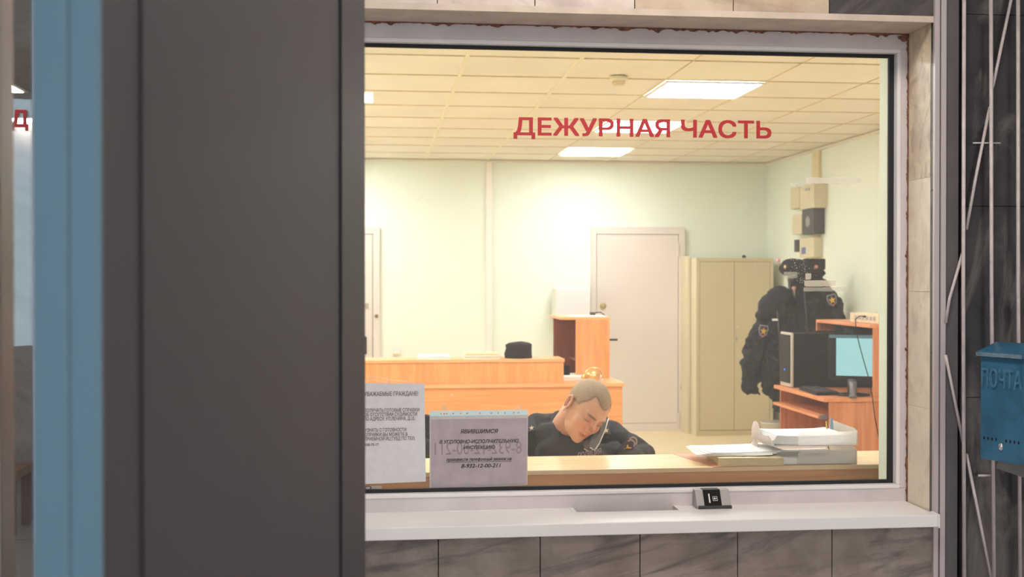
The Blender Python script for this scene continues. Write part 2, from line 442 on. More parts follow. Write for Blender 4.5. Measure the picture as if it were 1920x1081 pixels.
mb.box((XL+.05, YF-.003, zb1-.001), (xr0, YF+.03, FZ0), 0, .003)
mb.box((FX1, YF-.0035, FZ0), (xr0+.001, YF+.03, FZ1), 0, .003)
mb.build('glazing_bead', M['pvc'], win)
mb = MB(); g = .011
mb.box((XL+.05, YG-.012, FZ1-g), (FX1, YG, FZ1+.002)); mb.box((XL+.05, YG-.012, FZ0-.002), (FX1, YG, FZ0+g))
mb.box((FX1-.016, YG-.0121, FZ0), (FX1+.002, YG-.0001, FZ1))
mb.build('gasket', M['gasket'], win)
gp = MB().box((XL+.04, YG, FZ0-.005), (FX1+.005, YG+.004, FZ1+.005)).build('glass_pane', M['glass'], win)
# brown foam squeezed out of the joint
mb = MB()
def wobble(p0, p1, out, n, amp, th=.006):
    p0 = Vector(p0); p1 = Vector(p1); out = Vector(out)
    vs = []; fs = []; k = 0; w = 0.3
    for i in range(n+1):
        t = i/n; w = .6*w+.4*random.random()**2.2*1.8; a = p0.lerp(p1, t)
        ww = .0022+amp*min(w, 1.4)**2
        vs += [a, a+out*ww, a+out*ww+Vector((0, -th, 0)), a+Vector((0, -th, 0))]
    for i in range(n):
        for q in range(4): fs.append([i*4+q, i*4+(q+1) % 4, i*4+4+(q+1) % 4, i*4+4+q])
    mb.add(vs, fs, 0)
wobble((-.5, YF, ZT), (XR, YF, ZT), (0, 0, -1), 300, .007)
wobble((XR, YF, ZT), (XR, YF, ZS), (-1, 0, 0), 300, .0035)
for x, z, r in ((XR-.016, ZT-.014, .012), (XR-.004, 1.58, .006), (XR-.004, 1.28, .006), (XR-.03, ZT-.012, .006)): mb.ell((x, YF-.002, z), (r, .004, r), 10)
mb.build('foam_sealant', M['foam'], win)
# sill with a notch for the pass-through tray
NX0, NX1 = P(1084, 958, YF-.1).x, P(1278, 958, YF-.1).x
YS = 3.437; ZB = ZS-.037
mb = MB()
pts = [(XL-.02, YS), (XR-.004, YS), (XR-.004, YF), (NX1, YF), (NX1, YF-.062), (NX0, YF-.062), (NX0, YF), (XL-.02, YF)]
# built of three boxes so that it stays clean
mb.box((XL, YS, ZB), (XR-.006, YF-.062, ZS), 0, .003)
mb.box((XL, YF-.0625, ZB+.0005), (NX0, YF, ZS-.0002)); mb.box((NX1, YF-.0625, ZB+.0005), (XR-.006, YF, ZS-.0002))
sill = mb.build('window_sill', M['pvc'], win)
MB().box((XR-.006, YS-.002, ZB-.003), (XR+.0, YW-.001, ZS+.002), 0, .002).build('end_cap', M['pvc'], sill)
mb = MB()
mb.box((NX0-.4, YF-.014, ZS), (NX0-.012, YF-.001, ZS+.002)); mb.box((NX0-.012, YF-.07, ZS), (NX0+.001, YF-.001, ZS+.002))
mb.box((NX1-.001, YF-.07, ZS), (NX1+.02, YF-.001, ZS+.002))
mb.build('tray_trim', M['pvc'], sill)

# intercom on the sill
ic = P(1336, 945, YF-.03); it = thing('intercom', 'grey and black wedge-shaped intercom with a white arrow symbol, on the white sill', 'intercom', (ic.x, YF-.03, ZS))
x0, x1 = P(1303, 940, YF-.03).x, P(1366, 940, YF-.03).x
prof = [(YF-.001, ZS+.002), (YF-.056, ZS+.002), (YF-.056, ZS+.010), (YF-.030, ZS+.054), (YF-.001, ZS+.054)]
def wedge(a, b, d=0.0): return MB().prism([(a, y-(d if y < YF-.01 else 0), z+(d if z > ZS+.02 else 0)) for y, z in prof], (b-a, 0, 0))
wedge(x0, x1).build('body', M['grey_pl'], it)
MB().box((x0+.004, YF-.063, ZS+.0), (x1+.002, YF-.05, ZS+.010), 0, .003).build('base_strip', M['dark_pl'], it)
L_ = x1-x0
wedge(x0+L_*.22, x0+L_*.73, .0012).build('black_panel', M['black'], it)
sl = Vector((0, .026, .044)).normalized()
p = Vector((x0+L_*.36, YF-.0555, ZS+.018))
MB().prism([p, p+Vector((.004, 0, 0)), p+Vector((.004, 0, 0))+sl*.03, p+sl*.03], (0, -.001, .0005)).build('white_line', M['white'], it)
p = Vector((x0+L_*.48, YF-.0525, ZS+.0235)); s_ = .0145; mb = MB()
for a, b, c, d in ((0, 0, 1, .08), (0, .92, 1, 1), (0, 0, .08, 1), (.92, 0, 1, 1), (.2, .45, .8, .6)):
    mb.prism([p+Vector((a*s_, 0, 0))+sl*b*s_, p+Vector((c*s_, 0, 0))+sl*b*s_, p+Vector((c*s_, 0, 0))+sl*d*s_, p+Vector((a*s_, 0, 0))+sl*d*s_], (0, -.001, .0005))
mb.prism([p+Vector((.15*s_, 0, 0))+sl*.52*s_, p+Vector((.5*s_, 0, 0))+sl*.2*s_, p+Vector((.5*s_, 0, 0))+sl*.85*s_], (0, -.001, .0005))
mb.build('arrow_symbol', M['white'], it)

# red lettering on the glass
a = P(964, 255.5, YG-.0005); b = P(1445, 257, YG-.0005)
lt = thing('window_lettering', 'red vinyl Cyrillic capitals stuck across the upper part of the window glass', 'lettering', (a.x, YG-.001, a.z))
text_mesh('letter', 'ДЕЖУРНАЯ ЧАСТЬ', (a.x, YG-.0012, (a.z+b.z)/2+.001), (1, 0, 0), (0, 0, 1), b.x-a.x, M['red'], lt, height=.0535, bold=.022, split=True)

# notices taped to the glass
YN = YG-.0006
def rect(u0, v0, u1, v1, Y): 
    p = P(u0, v0, Y); q = P(u1, v1, Y); return p.x, q.z, q.x, p.z
xa, za, xb, zb = rect(640, 720, 796, 904, YN)
nt = thing('paper_notice', 'tall white notice sheet with rows of capitals taped low on the glass', 'notice', (xa, YN, za))
mb = MB(); vs = []; n = 12
mb.prism([(xa, YN, za-.003), (xb+.004, YN, za+.003), (xb, YN, zb), (xa, YN, zb+.004)], (0, -.0006, 0)); mb.build('sheet', M['paper_grey'], nt)
rows = [('УВАЖАЕМЫЕ ГРАЖДАНЕ!', 742, 683, 784, 8), ('ПОЛУЧАТЬ ГОТОВЫЕ СПРАВКИ', 772, 683, 786, 6.5), ('ОБ ОТСУТСТВИИ СУДИМОСТИ', 780, 683, 782, 6.5),
        ('ПО АДРЕСУ: УЛ.ЛЕНИНА, Д.15.', 788, 683, 778, 6.5), ('УЗНАТЬ О ГОТОВНОСТИ', 809, 684, 762, 6.5), ('СПРАВКИ ВЫ МОЖЕТЕ В', 817.5, 684, 764, 6.5),
        ('ПРИЕМНОЙ ИЦ ГУВД ПО ТЕЛ:', 825.5, 684, 778, 6.5), ('358-75-17', 835.5, 684, 710, 5)]
for k, (s_, v, u0, u1, h) in enumerate(rows):
    p = P(u0, v, YN-.001); q = P(u1, v, YN-.001)
    text_mesh('printed_line', s_, (p.x, YN-.0011, p.z), (1, 0, 0), (0, 0, 1), q.x-p.x, M['ink_faint'], nt, height=h/FPX*3.68, bold=.012, thick=.0002)
xa, za, xb, zb = rect(805.5, 770, 990, 912, YN)
nt = thing('sleeved_notice', 'lilac-grey notice with italic lines in a punched plastic sleeve on the glass', 'notice', (xa, YN, za))
MB().prism([(xa, YN, za-.002), (xb-.002, YN, za+.006), (xb, YN, zb), (xa, YN, zb)], (0, -.0005, 0)).build('sleeve', M['lilac_shade'], nt)
MB().prism([(xa+.004, YN-.0006, za+.001), (xb-.005, YN-.0006, za+.009), (xb-.003, YN-.0006, zb-.026), (xa+.004, YN-.0006, zb-.026)], (0, -.0006, 0)).build('sheet', M['paper_lilac'], nt)
hs = MB().box((xa, YN-.0012, zb-.016), (xb, YN-.0006, zb)).build('punched_strip', M['lav'], nt)
mb = MB()
for u in (827, 833, 838, 850, 864, 876, 900, 921, 934, 947, 963, 972):
    q = P(u, 773.5, YN).x; MB().lathe([(.0026, -.0004), (.0026, 0)], (q, YN-.0013, zb-.0085), 10, axis='Y').build('punch_hole', M['punch'], hs)
pass
rows = [('ЯВИВШИМСЯ', 812, 863, 934, 7.5), ('В УГОЛОВНО-ИСПОЛНИТЕЛЬНУЮ', 831, 824, 972, 6.5), ('ИНСПЕКЦИЮ', 841.5, 869, 928, 6.5), ('произвести телефонный звонок на', 864, 837, 959, 6), ('8-932-12-00-211', 876.5, 865, 939, 7.5)]
for s_, v, u0, u1, h in rows:
    p = P(u0, v, YN-.001); q = P(u1, v, YN-.001)
    text_mesh('printed_line', s_, (p.x, YN-.0016, p.z), (1, 0, 0), (0, 0, 1), q.x-p.x, M['ink'], nt, height=h/FPX*3.68, bold=.018, shear=.25, thick=.0002)
p = P(837, 866, YN); q = P(959, 865.4, YN); MB().box((p.x, YN-.0018, p.z-.0006), (q.x, YN-.0014, p.z+.0006)).build('underline', M['ink'], nt)
p = P(815, 852, YN); q = P(978, 852, YN)
text_mesh('show_through_number', '8-932-12-00-211', (p.x, YN-.0013, p.z), (1, 0, 0), (0, 0, 1), q.x-p.x, M['ink_ghost'], nt, height=.04, bold=-.008, mirror=True, thick=.0001)
for u in (833, 973):
    p = P(u, 765, YN); tag(MB().box((p.x-.009, YN-.0010, p.z-.012), (p.x+.009, YN-.0002, p.z+.007), 0).build('clear_tape', M['tape_dark'], None, p),
        'small square of clear tape at the top %s corner of the sleeved notice' % ('left' if u < 900 else 'right'), 'tape')
def tape(u0, v0, u1, v1, label, m='tape', skew=0):
    p = P(u0, v0, YN); q = P(u1, v1, YN); mb = MB(); n = 14; vs = []
    top = []; bot = []
    for i in range(n+1):
        t = i/n; x = p.x+(q.x-p.x)*t; e = (.004*random.random() if i in (0, n) else .0007*random.random())
        top.append((x+e, YN-.0004, p.z+skew*t-e)); bot.append((x+e, YN-.0004, q.z+skew*t+e*(1+2*t)))
    mb.prism(top+bot[::-1], (0, -.0005, 0)); o = mb.build('clear_tape', M[m], None, p); return tag(o, label, 'tape')
tape(1510, 332, 1614, 345, 'long strip of clear tape across the glass high above the hanging cap')
tape(1506, 525, 1566, 537, 'milky upper strip of clear tape across the glass over the dark coats')
tape(1506, 538, 1590, 546, 'thin lower strip of clear tape over the dark coats, right under the milky one', 'tape_dark')
tape(1468, 509, 1494, 522, 'square clear tape remnant on the glass in front of the hanging cap', 'tape_dark')
tape(1510, 732-220, 1520, 524, 'tiny crumpled tape scrap left of the milky strip on the glass', 'tape')
tape(1482, 340, 1509, 350, 'ragged tape residue at the left end of the high tape strip', 'tape_dark', -.004)
# scratches / glue crumbs on the glass: nobody could count them
mb = MB()
def crumb(u, v, s=1.0):
    p = P(u, v, YN); a = random.random()*math.pi; l = s*(.001+.003*random.random()**2); d = Vector((math.cos(a), 0, math.sin(a))); e = Vector((-d.z, 0, d.x))*s*(.0004+.0008*random.random())
    mb.prism([p-d*l-e*.3, p-e, p+d*l, p+e], (0, -.0004, 0))
for _ in range(110): crumb(random.uniform(690, 1650), random.uniform(640, 900), .55)
for _ in range(60): crumb(random.gauss(1500, 16), random.gauss(515, 14), .9)
for _ in range(40): crumb(random.gauss(1520, 30), random.uniform(560, 720), .5)
for _ in range(26): crumb(random.gauss(1500, 8), random.gauss(345, 5), .8)
for _ in range(10): crumb(random.gauss(775, 8), random.gauss(368, 6), .9)
for _ in range(30): crumb(random.uniform(690, 1650), random.uniform(105, 640), .45)
for _ in range(16): crumb(random.gauss(1108, 5), random.gauss(232, 3), .8)
for i in range(9): crumb(1488+i*2, 488+i*4.6, .9)
def scr(pts, w=.0008):
    q = [P(u, v, YN) for u, v in pts]
    for a, b in zip(q, q[1:]):
        d = (b-a).normalized(); e = Vector((-d.z, 0, d.x))*w; mb.prism([a-e, b-e, b+e, a+e], (0, -.0004, 0))
scr([(684, 712), (693, 706), (712, 707), (727, 711), (770, 716)]); scr([(684, 715), (700, 711), (726, 717)], .0005); scr([(693, 700), (693, 707)]); scr([(727, 706), (727, 718)])
scr([(770, 700), (770, 718)], .0004); scr([(799, 700), (796, 705)]); scr([(845, 742), (850, 738)], .0012); scr([(1415, 488), (1415, 501)], .0008)
o = tag(mb.build('glass_scratches', M['residue'], None), 'pale scratches, glue crumbs and specks scattered over the window glass', 'scratches'); o['kind'] = 'stuff'
p = P(690, 913, YG+.006); q = P(716, 921, YG+.006)
st = tag(MB().box((p.x-.05, YG-.0009, q.z), (q.x, YG-.0001, p.z+.005)).build('corner_sticker', mat('grey_sticker', (176, 166, 156), .7, var=.2, scale=40), None, p), 'small grey sticker at the bottom of the glass under the tall white notice', 'sticker')
mb = MB(); c = P(690, 914, YG-.0012)
for k in range(16):
    a0, a1 = 2*math.pi*k/16, 2*math.pi*(k+1)/16
    f = lambda a, r: c+Vector((.011*r*math.cos(a), 0, .006*r*math.sin(a)))
    mb.prism([f(a0, 1), f(a1, 1), f(a1, .72), f(a0, .72)], (0, -.0003, 0))
mb.build('printed_ring', M['ink'], st)
p = P(1643, 892, YN); q = P(1658, 899, YN)
text_mesh('glass_mark', 'SPD', (p.x, YN, q.z), (1, 0, 0), (0, 0, 1), q.x-p.x, M['bar_tan'], None, height=.001)
bpy.data.objects.remove(bpy.data.objects['glass_mark'])
# pale tape edge down the inner side of the glass
mb = MB(); mb.box((1.645, YG+.012, FZ0-.1), (1.712, YI-.002, FZ1+.05), 0)
struct(mb.build('trim_3', mat('pale_mint_reveal', (232, 240, 218), .7, var=.02)))

# ------------------------------------------------------------------ left foreground: open door leaf and post
A_ = Vector((P(190, 540, d=1.075).x, P(190, 540, d=1.075).y, 0)); B_ = Vector((P(681.5, 540, d=1.99).x, P(681.5, 540, d=1.99).y, 0))
dv = (B_-A_).normalized(); nv = Vector((-dv.y, dv.x, 0)); ang = math.atan2(dv.y, dv.x)
LD = (B_-A_).length; TH = .064
Mx = Matrix.Translation(A_) @ Matrix.Rotation(ang, 4, 'Z')
dr = sempty('door_1', A_)
H_ = 2.12
MB().box((.003, .001, .01), (LD, TH-.001, H_), 0, .0, Mx).build('door_leaf', M['door_grey'], dr)
MB().box((-.002, 0, .01), (.0028, TH*.46, H_), 0, .001, Mx).box((-.004, TH*.46, .01), (.0028, TH, H_), 0, .001, Mx).build('door_edge', M['door_daylit'], dr)
MB().box((0.082, -.0015, .01), (.088, .0005, H_), 0, 0, Mx).box((LD-.14, -.003, .01), (LD, .0005, H_), 0, .001, Mx).build('door_stile', mat('darker_graphite', (58, 56, 62), .5, var=.03), dr)
MB().box((LD+.002, .026, .0), (LD+.05, TH, H_), 0, 0, Mx).build('door_post', M['door_grey'], dr)
# near aluminium post at the far left
p = P(-22, 540, d=1.35); q = P(13, 540, d=1.35)
struct(MB().box((p.x-.05, p.y-.03, 0), (q.x, p.y+.03, 2.9), 0, .006).build('trim_4', mat('pinkish_coated_metal', (238, 222, 214), .4, .1, var=.03)))

# ------------------------------------------------------------------ lobby shell and the passage at the left
struct(MB().box((-3.4, -4, -.05), (4.2, YW+.03, 0)).build('floor', mat('light_lobby_tile', (206, 200, 198), .3, var=.06, scale=3)))
mb = MB(); mb.box((-3.4, YW+.03, -.05), (XLW-.06, 7.8, 0))
for yy in (4.4, 5.3, 6.2, 7.1): mb.box((-3.4, yy, -.001), (XLW-.06, yy+.012, .001), 1)
for xx in (-2.9, -2.25, -1.6): mb.box((xx, YW+.05, -.001), (xx+.012, 7.7, .0011), 1)
struct(mb.build('floor', [mat('white_passage_tile', (222, 218, 218), .3, var=.05, scale=3), M['alu_dark']]))
struct(MB().box((-3.4, -4, ZLOB), (4.2, YW+.02, ZLOB+.05)).build('ceiling', mat('lobby_ceiling', (206, 200, 194), .9)))
struct(MB().box((-3.4, 7.72, 0), (XLW-.05, 7.8, 2.8)).build('wall_back', marble('marble_passage', (206, 192, 184), (150, 136, 130), (186, 170, 162), 9, vs=.5)))
struct(MB().box((-3.42, -4, 0), (-3.36, 7.8, ZLOB)).build('wall_left', marble('marble_passage_side', (196, 184, 176), (140, 128, 124), (176, 162, 154), 10)))
struct(MB().box((-3.4, YW+.02, 2.50), (XLW-.05, 7.8, 2.55)).build('ceiling', mat('passage_ceiling', (240, 228, 220), .9)))
pl = mat('reflection_lamp', (240, 240, 240), .5, emit=(255, 250, 240), es=7)  # lamps added in the passage in place of reflected ceiling panels
for (u0, v0, u1, v1, name_) in ((14, 217, 66, 241, 'the far one'), (-60, 140, 44, 167, 'the near one')):
    zr = 2.5
    def onz(u, v): 
        q = P(u, v, d=1)-Vector((0, 0, CAMZ)); k = (zr-CAMZ)/q.z; return q*k+Vector((0, 0, CAMZ))
    a = onz(u0, v0); b = onz(u1, v1); c = b.copy()
    if 'far' in name_: b.x += .25
    o = thing('reflection_light', 'added passage light standing in for a reflected ceiling panel, %s' % ('low behind the red letter' if 'far' in name_ else 'above the red letter'), 'light', ((a.x+b.x)/2, a.y, 2.5))
    MB().box((a.x-.03, a.y-.03, 2.485), (b.x+.03, c.y+.03, 2.4995)).build('frame', M['white'], o)
    MB().box((a.x, a.y, 2.480), (b.x, c.y, 2.486)).build('diffuser', pl, o)
# glazed door leading to the passage
gd = sempty('door_2', (-1.5, 3.52, 0))
MB().box((-1.83, 3.505, .06), (-.974, 3.513, 2.46)).build('door_glass', M['glass_clear'], gd)
mb = MB()
mb.box((-1.87, 3.48, 0), (-1.82, 3.54, 2.5)); mb.box((-.974, 3.50, 0), (-.971, 3.54, 2.5)); mb.box((-1.87, 3.48, 2.44), (-.975, 3.54, 2.5)); mb.box((-1.87, 3.48, 0), (-.975, 3.54, .07))
mb.build('door_frame', M['alu'], gd)
a = P(22, 237, 3.50); b = P(52, 240, 3.50)
tag(text_mesh('reflected_letter', 'Д', (a.x, 3.500, a.z), (1, 0, 0), (0, 0, 1), b.x-a.x, M['red'], None, height=.046, bold=.03, loc=a), 'single red letter standing in for the reflected window lettering, left of the door edge', 'lettering')  # letter added on the pane to imitate a reflection of the window lettering
# a dark low wall and things at passage end, seen in the sliver
mb = MB(); a = P(28, 900, 7.3); b = P(40, 790, 7.3)
tb = thing('passage_table', 'narrow dark wooden side table at the end of the passage, left of the door edge', 'table', (a.x, 7.35, 0))
zt_ = P(30, 880, 7.3).z
MB().box((a.x-.5, 7.2, zt_-.05), (b.x-.01, 7.6, zt_), 0, .004).build('table_top', wood('table_wood', (206, 160, 120), (180, 130, 96)), tb)
for sx in (a.x-.46, b.x-.07):
    for sy in (7.22, 7.53): MB().box((sx, sy, 0), (sx+.05, sy+.05, zt_-.05)).build('leg', M['cherry'], tb)

# lobby ceiling lamps
for k, (x, y) in enumerate(((.7, 2.35), (-.33, -3.4), (1.6, -.3))):
    o = thing('lobby_light', ['square lobby ceiling lamp in front of the duty window', 'square lobby ceiling lamp behind the viewer', 'square lobby ceiling lamp over the right side of the lobby'][k], 'light', (x, y, ZLOB))
    MB().box((x-.31, y-.31, ZLOB-.02), (x+.31, y+.31, ZLOB-.0005), 0, .003).build('frame', M['white'], o)
    MB().box((x-.28, y-.28, ZLOB-.024), (x+.28, y+.28, ZLOB-.0195)).build('diffuser', M['lamp_lobby'], o)

# ------------------------------------------------------------------ right foreground: profile, grille, black marble, mailbox
YP = 3.477
def ux(u, Y): return P(u, 540, Y).x
struct(MB().box((ux(1752, YP), YP, 0), (ux(1761, YP), YW, 2.98), 0, .001).box((ux(1761, YP), YP+.004, 0), (ux(1763.5, YP), YW, 2.98), 1).box((ux(1763.5, YP), YP-.002, 0), (ux(1773, YP), YW, 2.98), 0, .001).build('trim_5', [M['alu'], M['alu_dark']]))
struct(MB().box((ux(1773, YP), YP+.006, 0), (ux(1798, YP), YW, 2.98)).build('trim_6', M['alu_dark']))
mb = MB()
xs = [ux(1804, YW), ux(1885, YW)+.20, 2.6, 3.3, 4.2]
zz = [0, .55, 1.14, 1.73, 2.32, ZLOB]
for i in range(len(xs)-1):
    for j in range(len(zz)-1): mb.box((xs[i]+.001, YW-.002, zz[j]+.001), (xs[i+1]-.001, YW+.017, zz[j+1]-.001), 0)
struct(mb.build('wall_right', mar[5:6]))
gr = thing('security_grille', 'pale steel rod grille with zigzag diagonals against the black marble, right of the window', 'grille', (ux(1850, 3.4), 3.40, 0))
YR = 3.461; r_ = .0058
for (ua, ub) in ((1808, 1802), (1858, 1858), (1909, 1907)):
    MB().tube([P(ua, -60, YR), P((ua+ub)/2+1, 540, YR), P(ub+6, 1120, YR)], r_, 10).build('upright_rod', M['rod'], gr)
for k, pts in enumerate(([(1900, -20), (1862, 160), (1858, 170)], [(1856, 200), (1830, 330), (1812, 430)], [(1806, 470), (1780, 560), (1773, 605)], [(1773, 665), (1784, 720), (1806, 830)], [(1812, 850), (1838, 980), (1864, 1110)])):
    MB().tube([P(u, v, YR+.0125) for u, v in pts], r_*.8, 10).build('diagonal_rod', M['rod'], gr)
# small horizontal tie visible by the mailbox
MB().tube([P(1834, 891, YR+.012), P(1862, 891, YR+.012)], .004, 8).build('tie_bar', M['rod'], gr)
MB().tube([P(1824, 268, YR+.012), P(1876, 268, YR+.012)], .0025, 8).build('tie_bar', M['rod'], gr)
# mailbox
d0 = 3.55
a = P(1838, 860, d=d0); b = P(1919, 876, d=3.41)
tv = Vector((b.x-a.x, b.y-a.y, 0)); Wm = tv.length; tv.normalize(); ang = math.atan2(tv.y, tv.x)
za_ = P(1838, 859, d=d0).z; zb_ = P(1838, 664, d=d0).z
Mx = Matrix.Translation((a.x, a.y, za_)) @ Matrix.Rotation(ang, 4, 'Z')
Hm = zb_-za_; D_ = .075
mx = thing('mailbox', 'blue enamelled metal mailbox with embossed Cyrillic capitals and slanted lid, hanging on the rod grille', 'mailbox', (a.x, a.y, za_))
MB().box((0, 0, 0), (Wm, D_, Hm), 0, .003, Mx).build('body', M['mailbox'], mx)
T = lambda x, y, z: Mx @ Vector((x, y, z))
ld = MB().prism([T(-.006, -.010, Hm-.004), T(-.006, -.010, Hm+.009), T(-.006, D_*.95, Hm+.036), T(-.006, D_+.004, Hm+.036), T(-.006, D_+.004, Hm-.004)], T(Wm+.006, 0, 0)-T(-.006, 0, 0)).build('lid', M['mailbox'], mx)
MB().box((-.007, -.0125, Hm-.004), (Wm+.002, -.009, Hm+.008), 0, .001, Mx).build('lid_rim', mat('pale_blue_steel', (150, 180, 200), .25, .6, var=.3, scale=30), ld)  # paler metallic strip along the lid lip
p = T(.008, -.0008, Hm*.70); text_mesh('embossed_word', 'ПОЧТА', p, tv, (0, 0, 1), Wm-.012, mat('highlight_blue_enamel', (76, 124, 150), .3, var=.2, scale=60), mx, height=.055, bold=.0, thick=.005)  # highlights on the embossing are put into this lighter blue
mb = MB()
for k in [0, 1, 2, 3, 5.5, 6.5, 7.5, 8.5]:
    x = .014+k*(Wm-.03)/8.6; q = T(x, 0, Hm*.205-.0)
    MB().ell(q, (.0034, .0012, .0052), 10, M=Matrix.Rotation(ang, 3, 'Z')).build('vent_hole', M['hole'], mx)
q = T(Wm*.5, -.003, Hm*.145); mb = MB(); mb.ell(q, (.008, .004, .011), 14, M=Matrix.Rotation(ang, 3, 'Z')); mb.ell(q+Vector((0, -.004, 0)), (.0045, .003, .006), 12); mb.build('lock', M['chrome'], mx)
pa = T(.022, .05, -.002); 
tag(MB().prism([T(.02, .045, -.030), T(Wm+.1, .03, -.055), T(Wm+.1, .03, -.003), T(.028, .045, -.003)], (0, .002, 0)).build('metal_plate', M['plate'], None, pa), 'bent zinc sheet plate fixed to the grille just under the blue mailbox', 'plate')

# ------------------------------------------------------------------ office shell
struct(MB().box((XLW, YI-.06, -.05), (XRW+.1, BACK+.1, 0)).build('floor', M['floor_in']))
struct(MB().box((XLW, BACK, 0), (XRW+.1, BACK+.1, 2.8)).build('wall_back', M['wall']))
struct(MB().box((XRW, YI, 0), (XRW+.1, BACK, 2.8)).build('wall_right', M['wall']))
struct(MB().box((XLW-.018, YI+.001, 0), (XLW, BACK+.1, 2.8)).build('wall_left', M['wall']))
struct(MB().box((XLW, YI-.001, ZC+.012), (XRW, BACK, ZC+.06)).build('ceiling', M['ceil']))
mb = MB()
cols = [.457+.6*k for k in range(-2, 6)]; rows_ = [BACK-.6*k for k in range(1, 13)]
for k, x in enumerate(cols):
    pale = k in (2, 3)
    w_ = .020 if pale else .006
    mb.box((x-w_/2, YI, ZC+.004 if pale else ZC+.007), (x+w_/2, BACK, ZC+.0125), 0 if pale else 1)
for y in rows_: mb.box((XLW, y-.0045, ZC+.006), (XRW, y+.0045, ZC+.0125), 1)
struct(mb.build('trim_7', [M['bar_pale'], M['bar_tan']]))
struct(MB().box((XLW, BACK-.02, ZC-.018), (XRW, BACK, ZC+.004), 0).box((XRW-.02, YI, ZC-.018), (XRW, BACK-.02, ZC+.004), 0).build('trim_8', M['ceil']))
lx, lz = 1.957, ZC
proto = None
n_ = 0
LAB = {(0, 0): 'bright square ceiling panel light, the nearest and largest seen through the glass', (0, 1): 'bright square ceiling panel light behind the red lettering, middle one of the row', (0, 2): 'bright square ceiling panel light nearest the back wall of the office'}
for ci, x in enumerate((1.957, -.443, .757, 3.157)):
    for ri, y in enumerate((7.06, 8.86, 10.66, 5.26)):  # extra unseen panels added in the window row to brighten counter and desk
        if ci > 1 and ri < 3: continue
        lab = LAB.get((ci, ri), 'square ceiling panel light %s, out of sight' % (('by the left wall above the desk front', 'by the left wall above the reception desk', 'by the left wall at the very back')[ri] if ri < 3 else ('nearest the window, third from the left', 'added nearest the window, at the left wall', 'added nearest the window, second from the left', 'added nearest the window, at the right wall')[ci]))
        if proto is None:
            proto = thing('ceiling_light', lab, 'light', (x, y, ZC), 'office ceiling panel lights')
            mb = MB()
            for a, b in (((-.297, -.297), (.297, -.28)), ((-.297, .28), (.297, .297)), ((-.297, -.28), (-.28, .28)), ((.28, -.28), (.297, .28))): mb.box((x+a[0], y+a[1], ZC-.006), (x+b[0], y+b[1], ZC+.004))
            mb.build('frame', M['white'], proto)
            MB().box((x-.28, y-.28, ZC-.002), (x+.28, y+.28, ZC+.003)).build('diffuser', M['lamp_in'], proto)
        else:
            c = copy_tree(proto, None, (x, y, ZC)); c['label'] = lab
# smoke detector
p = P(1160, 146, d=1)-Vector((0, 0, CAMZ)); p = p*((ZC-CAMZ)/p.z)+Vector((0, 0, CAMZ))
sd = thing('smoke_detector', 'small round cream smoke detector on the ceiling left of the large panel light', 'detector', (p.x, p.y, ZC))
MB().lathe([(.052, 0), (.052, -.018), (.044, -.024)], (p.x, p.y, ZC+.006)).build('base', M['bar_pale'], sd)
MB().lathe([(.036, -.024), (.036, -.040), (.028, -.048), (.006, -.048)], (p.x, p.y, ZC+.006)).build('sensor_head', M['bar_tan'], sd)

# conduit on the back wall
struct(MB().box((P(911, 480, BACK).x, BACK-.03, 0), (P(922, 480, BACK).x, BACK, ZC-.018), 0, .002).build('trim_9', mat('pinkish_white_duct', (246, 238, 226), .6, var=.02)))
struct(MB().box((XRW-.028, P(1528, 400, X=XRW).y, 0), (XRW, P(1540, 400, X=XRW).y, ZC-.018), 1).build('trim_10', [M['bar_pale'], mat('yellowish_duct', (232, 214, 168), .6, var=.02)]))
for o in (bpy.data.objects['trim_10'],): o.data.polygons.foreach_set('material_index', [1]*len(o.data.polygons))
struct(MB().box((XLW, BACK-.012, 0), (XRW, BACK, .05), 0).build('baseboard_back', M['doorpaint']))
# doors on the back wall
def wall_door(name, u0, u1, ut, uL, uR, hinge_right, hardware):
    x0 = P(u0, 500, BACK).x; x1 = P(u1, 500, BACK).x; zt = P(u0, ut, BACK).z
    d = sempty(name, ((x0+x1)/2, BACK, 0)); w_ = .055
    xa = P(uL, 500, BACK).x; xb = P(uR, 500, BACK).x; zl = zt-.075
    mb = MB(); mb.box((x0, BACK-.05, 0), (xa-.002, BACK, zt), 0, .003).box((xb+.002, BACK-.05, 0), (x1, BACK, zt), 0, .003).box((xa-.002, BACK-.0495, zl+.004), (xb+.002, BACK, zt-.0005), 0, .002).box((xa-.002, BACK-.0495, .0), (xb+.002, BACK, .071), 0, .002)
    mb.build('door_frame', M['doorpaint'], d)
    MB().box((xa-.001, BACK-.03, .02), (xb+.001, BACK-.001, zl+.003)).build('door_gap', M['seam'], d)
    lf = MB().box((xa+.003, BACK-.042, .075), (xb-.003, BACK-.004, zl), 0, .003).build('door_leaf', M['doorpaint'], d)
    return d, lf, xa, xb, zl
d, lf, xa, xb, zl = wall_door('door_3', 1107, 1282, 425, 1117, 1270, True, None)
for v in (468, 785): 
    q = P(1271, v, BACK-.05); MB().box((q.x-.010, BACK-.062, q.z-.065), (q.x+.012, BACK-.042, q.z+.065), 0, .004).build('hinge', M['doorpaint'], lf)
q = P(1131, 573, BACK-.05); MB().lathe([(.03, 0), (.03, -.01), (.012, -.014)], (q.x, BACK-.042, q.z), 20, axis='Y').build('keyhole_cover', mat('tarnished_brass', (190, 172, 120), .5, .4), lf)
q = P(1139, 636, BACK-.05)
MB().box((q.x-.02, BACK-.05, q.z-.1), (q.x+.02, BACK-.042, q.z+.08), 0, .003).build('handle_plate', M['doorpaint'], lf)
MB().tube([(q.x, BACK-.042, q.z), (q.x, BACK-.095, q.z), (q.x+.02, BACK-.1, q.z), (q.x+.09, BACK-.1, q.z)], .010, 10).build('door_handle', M['black'], lf)
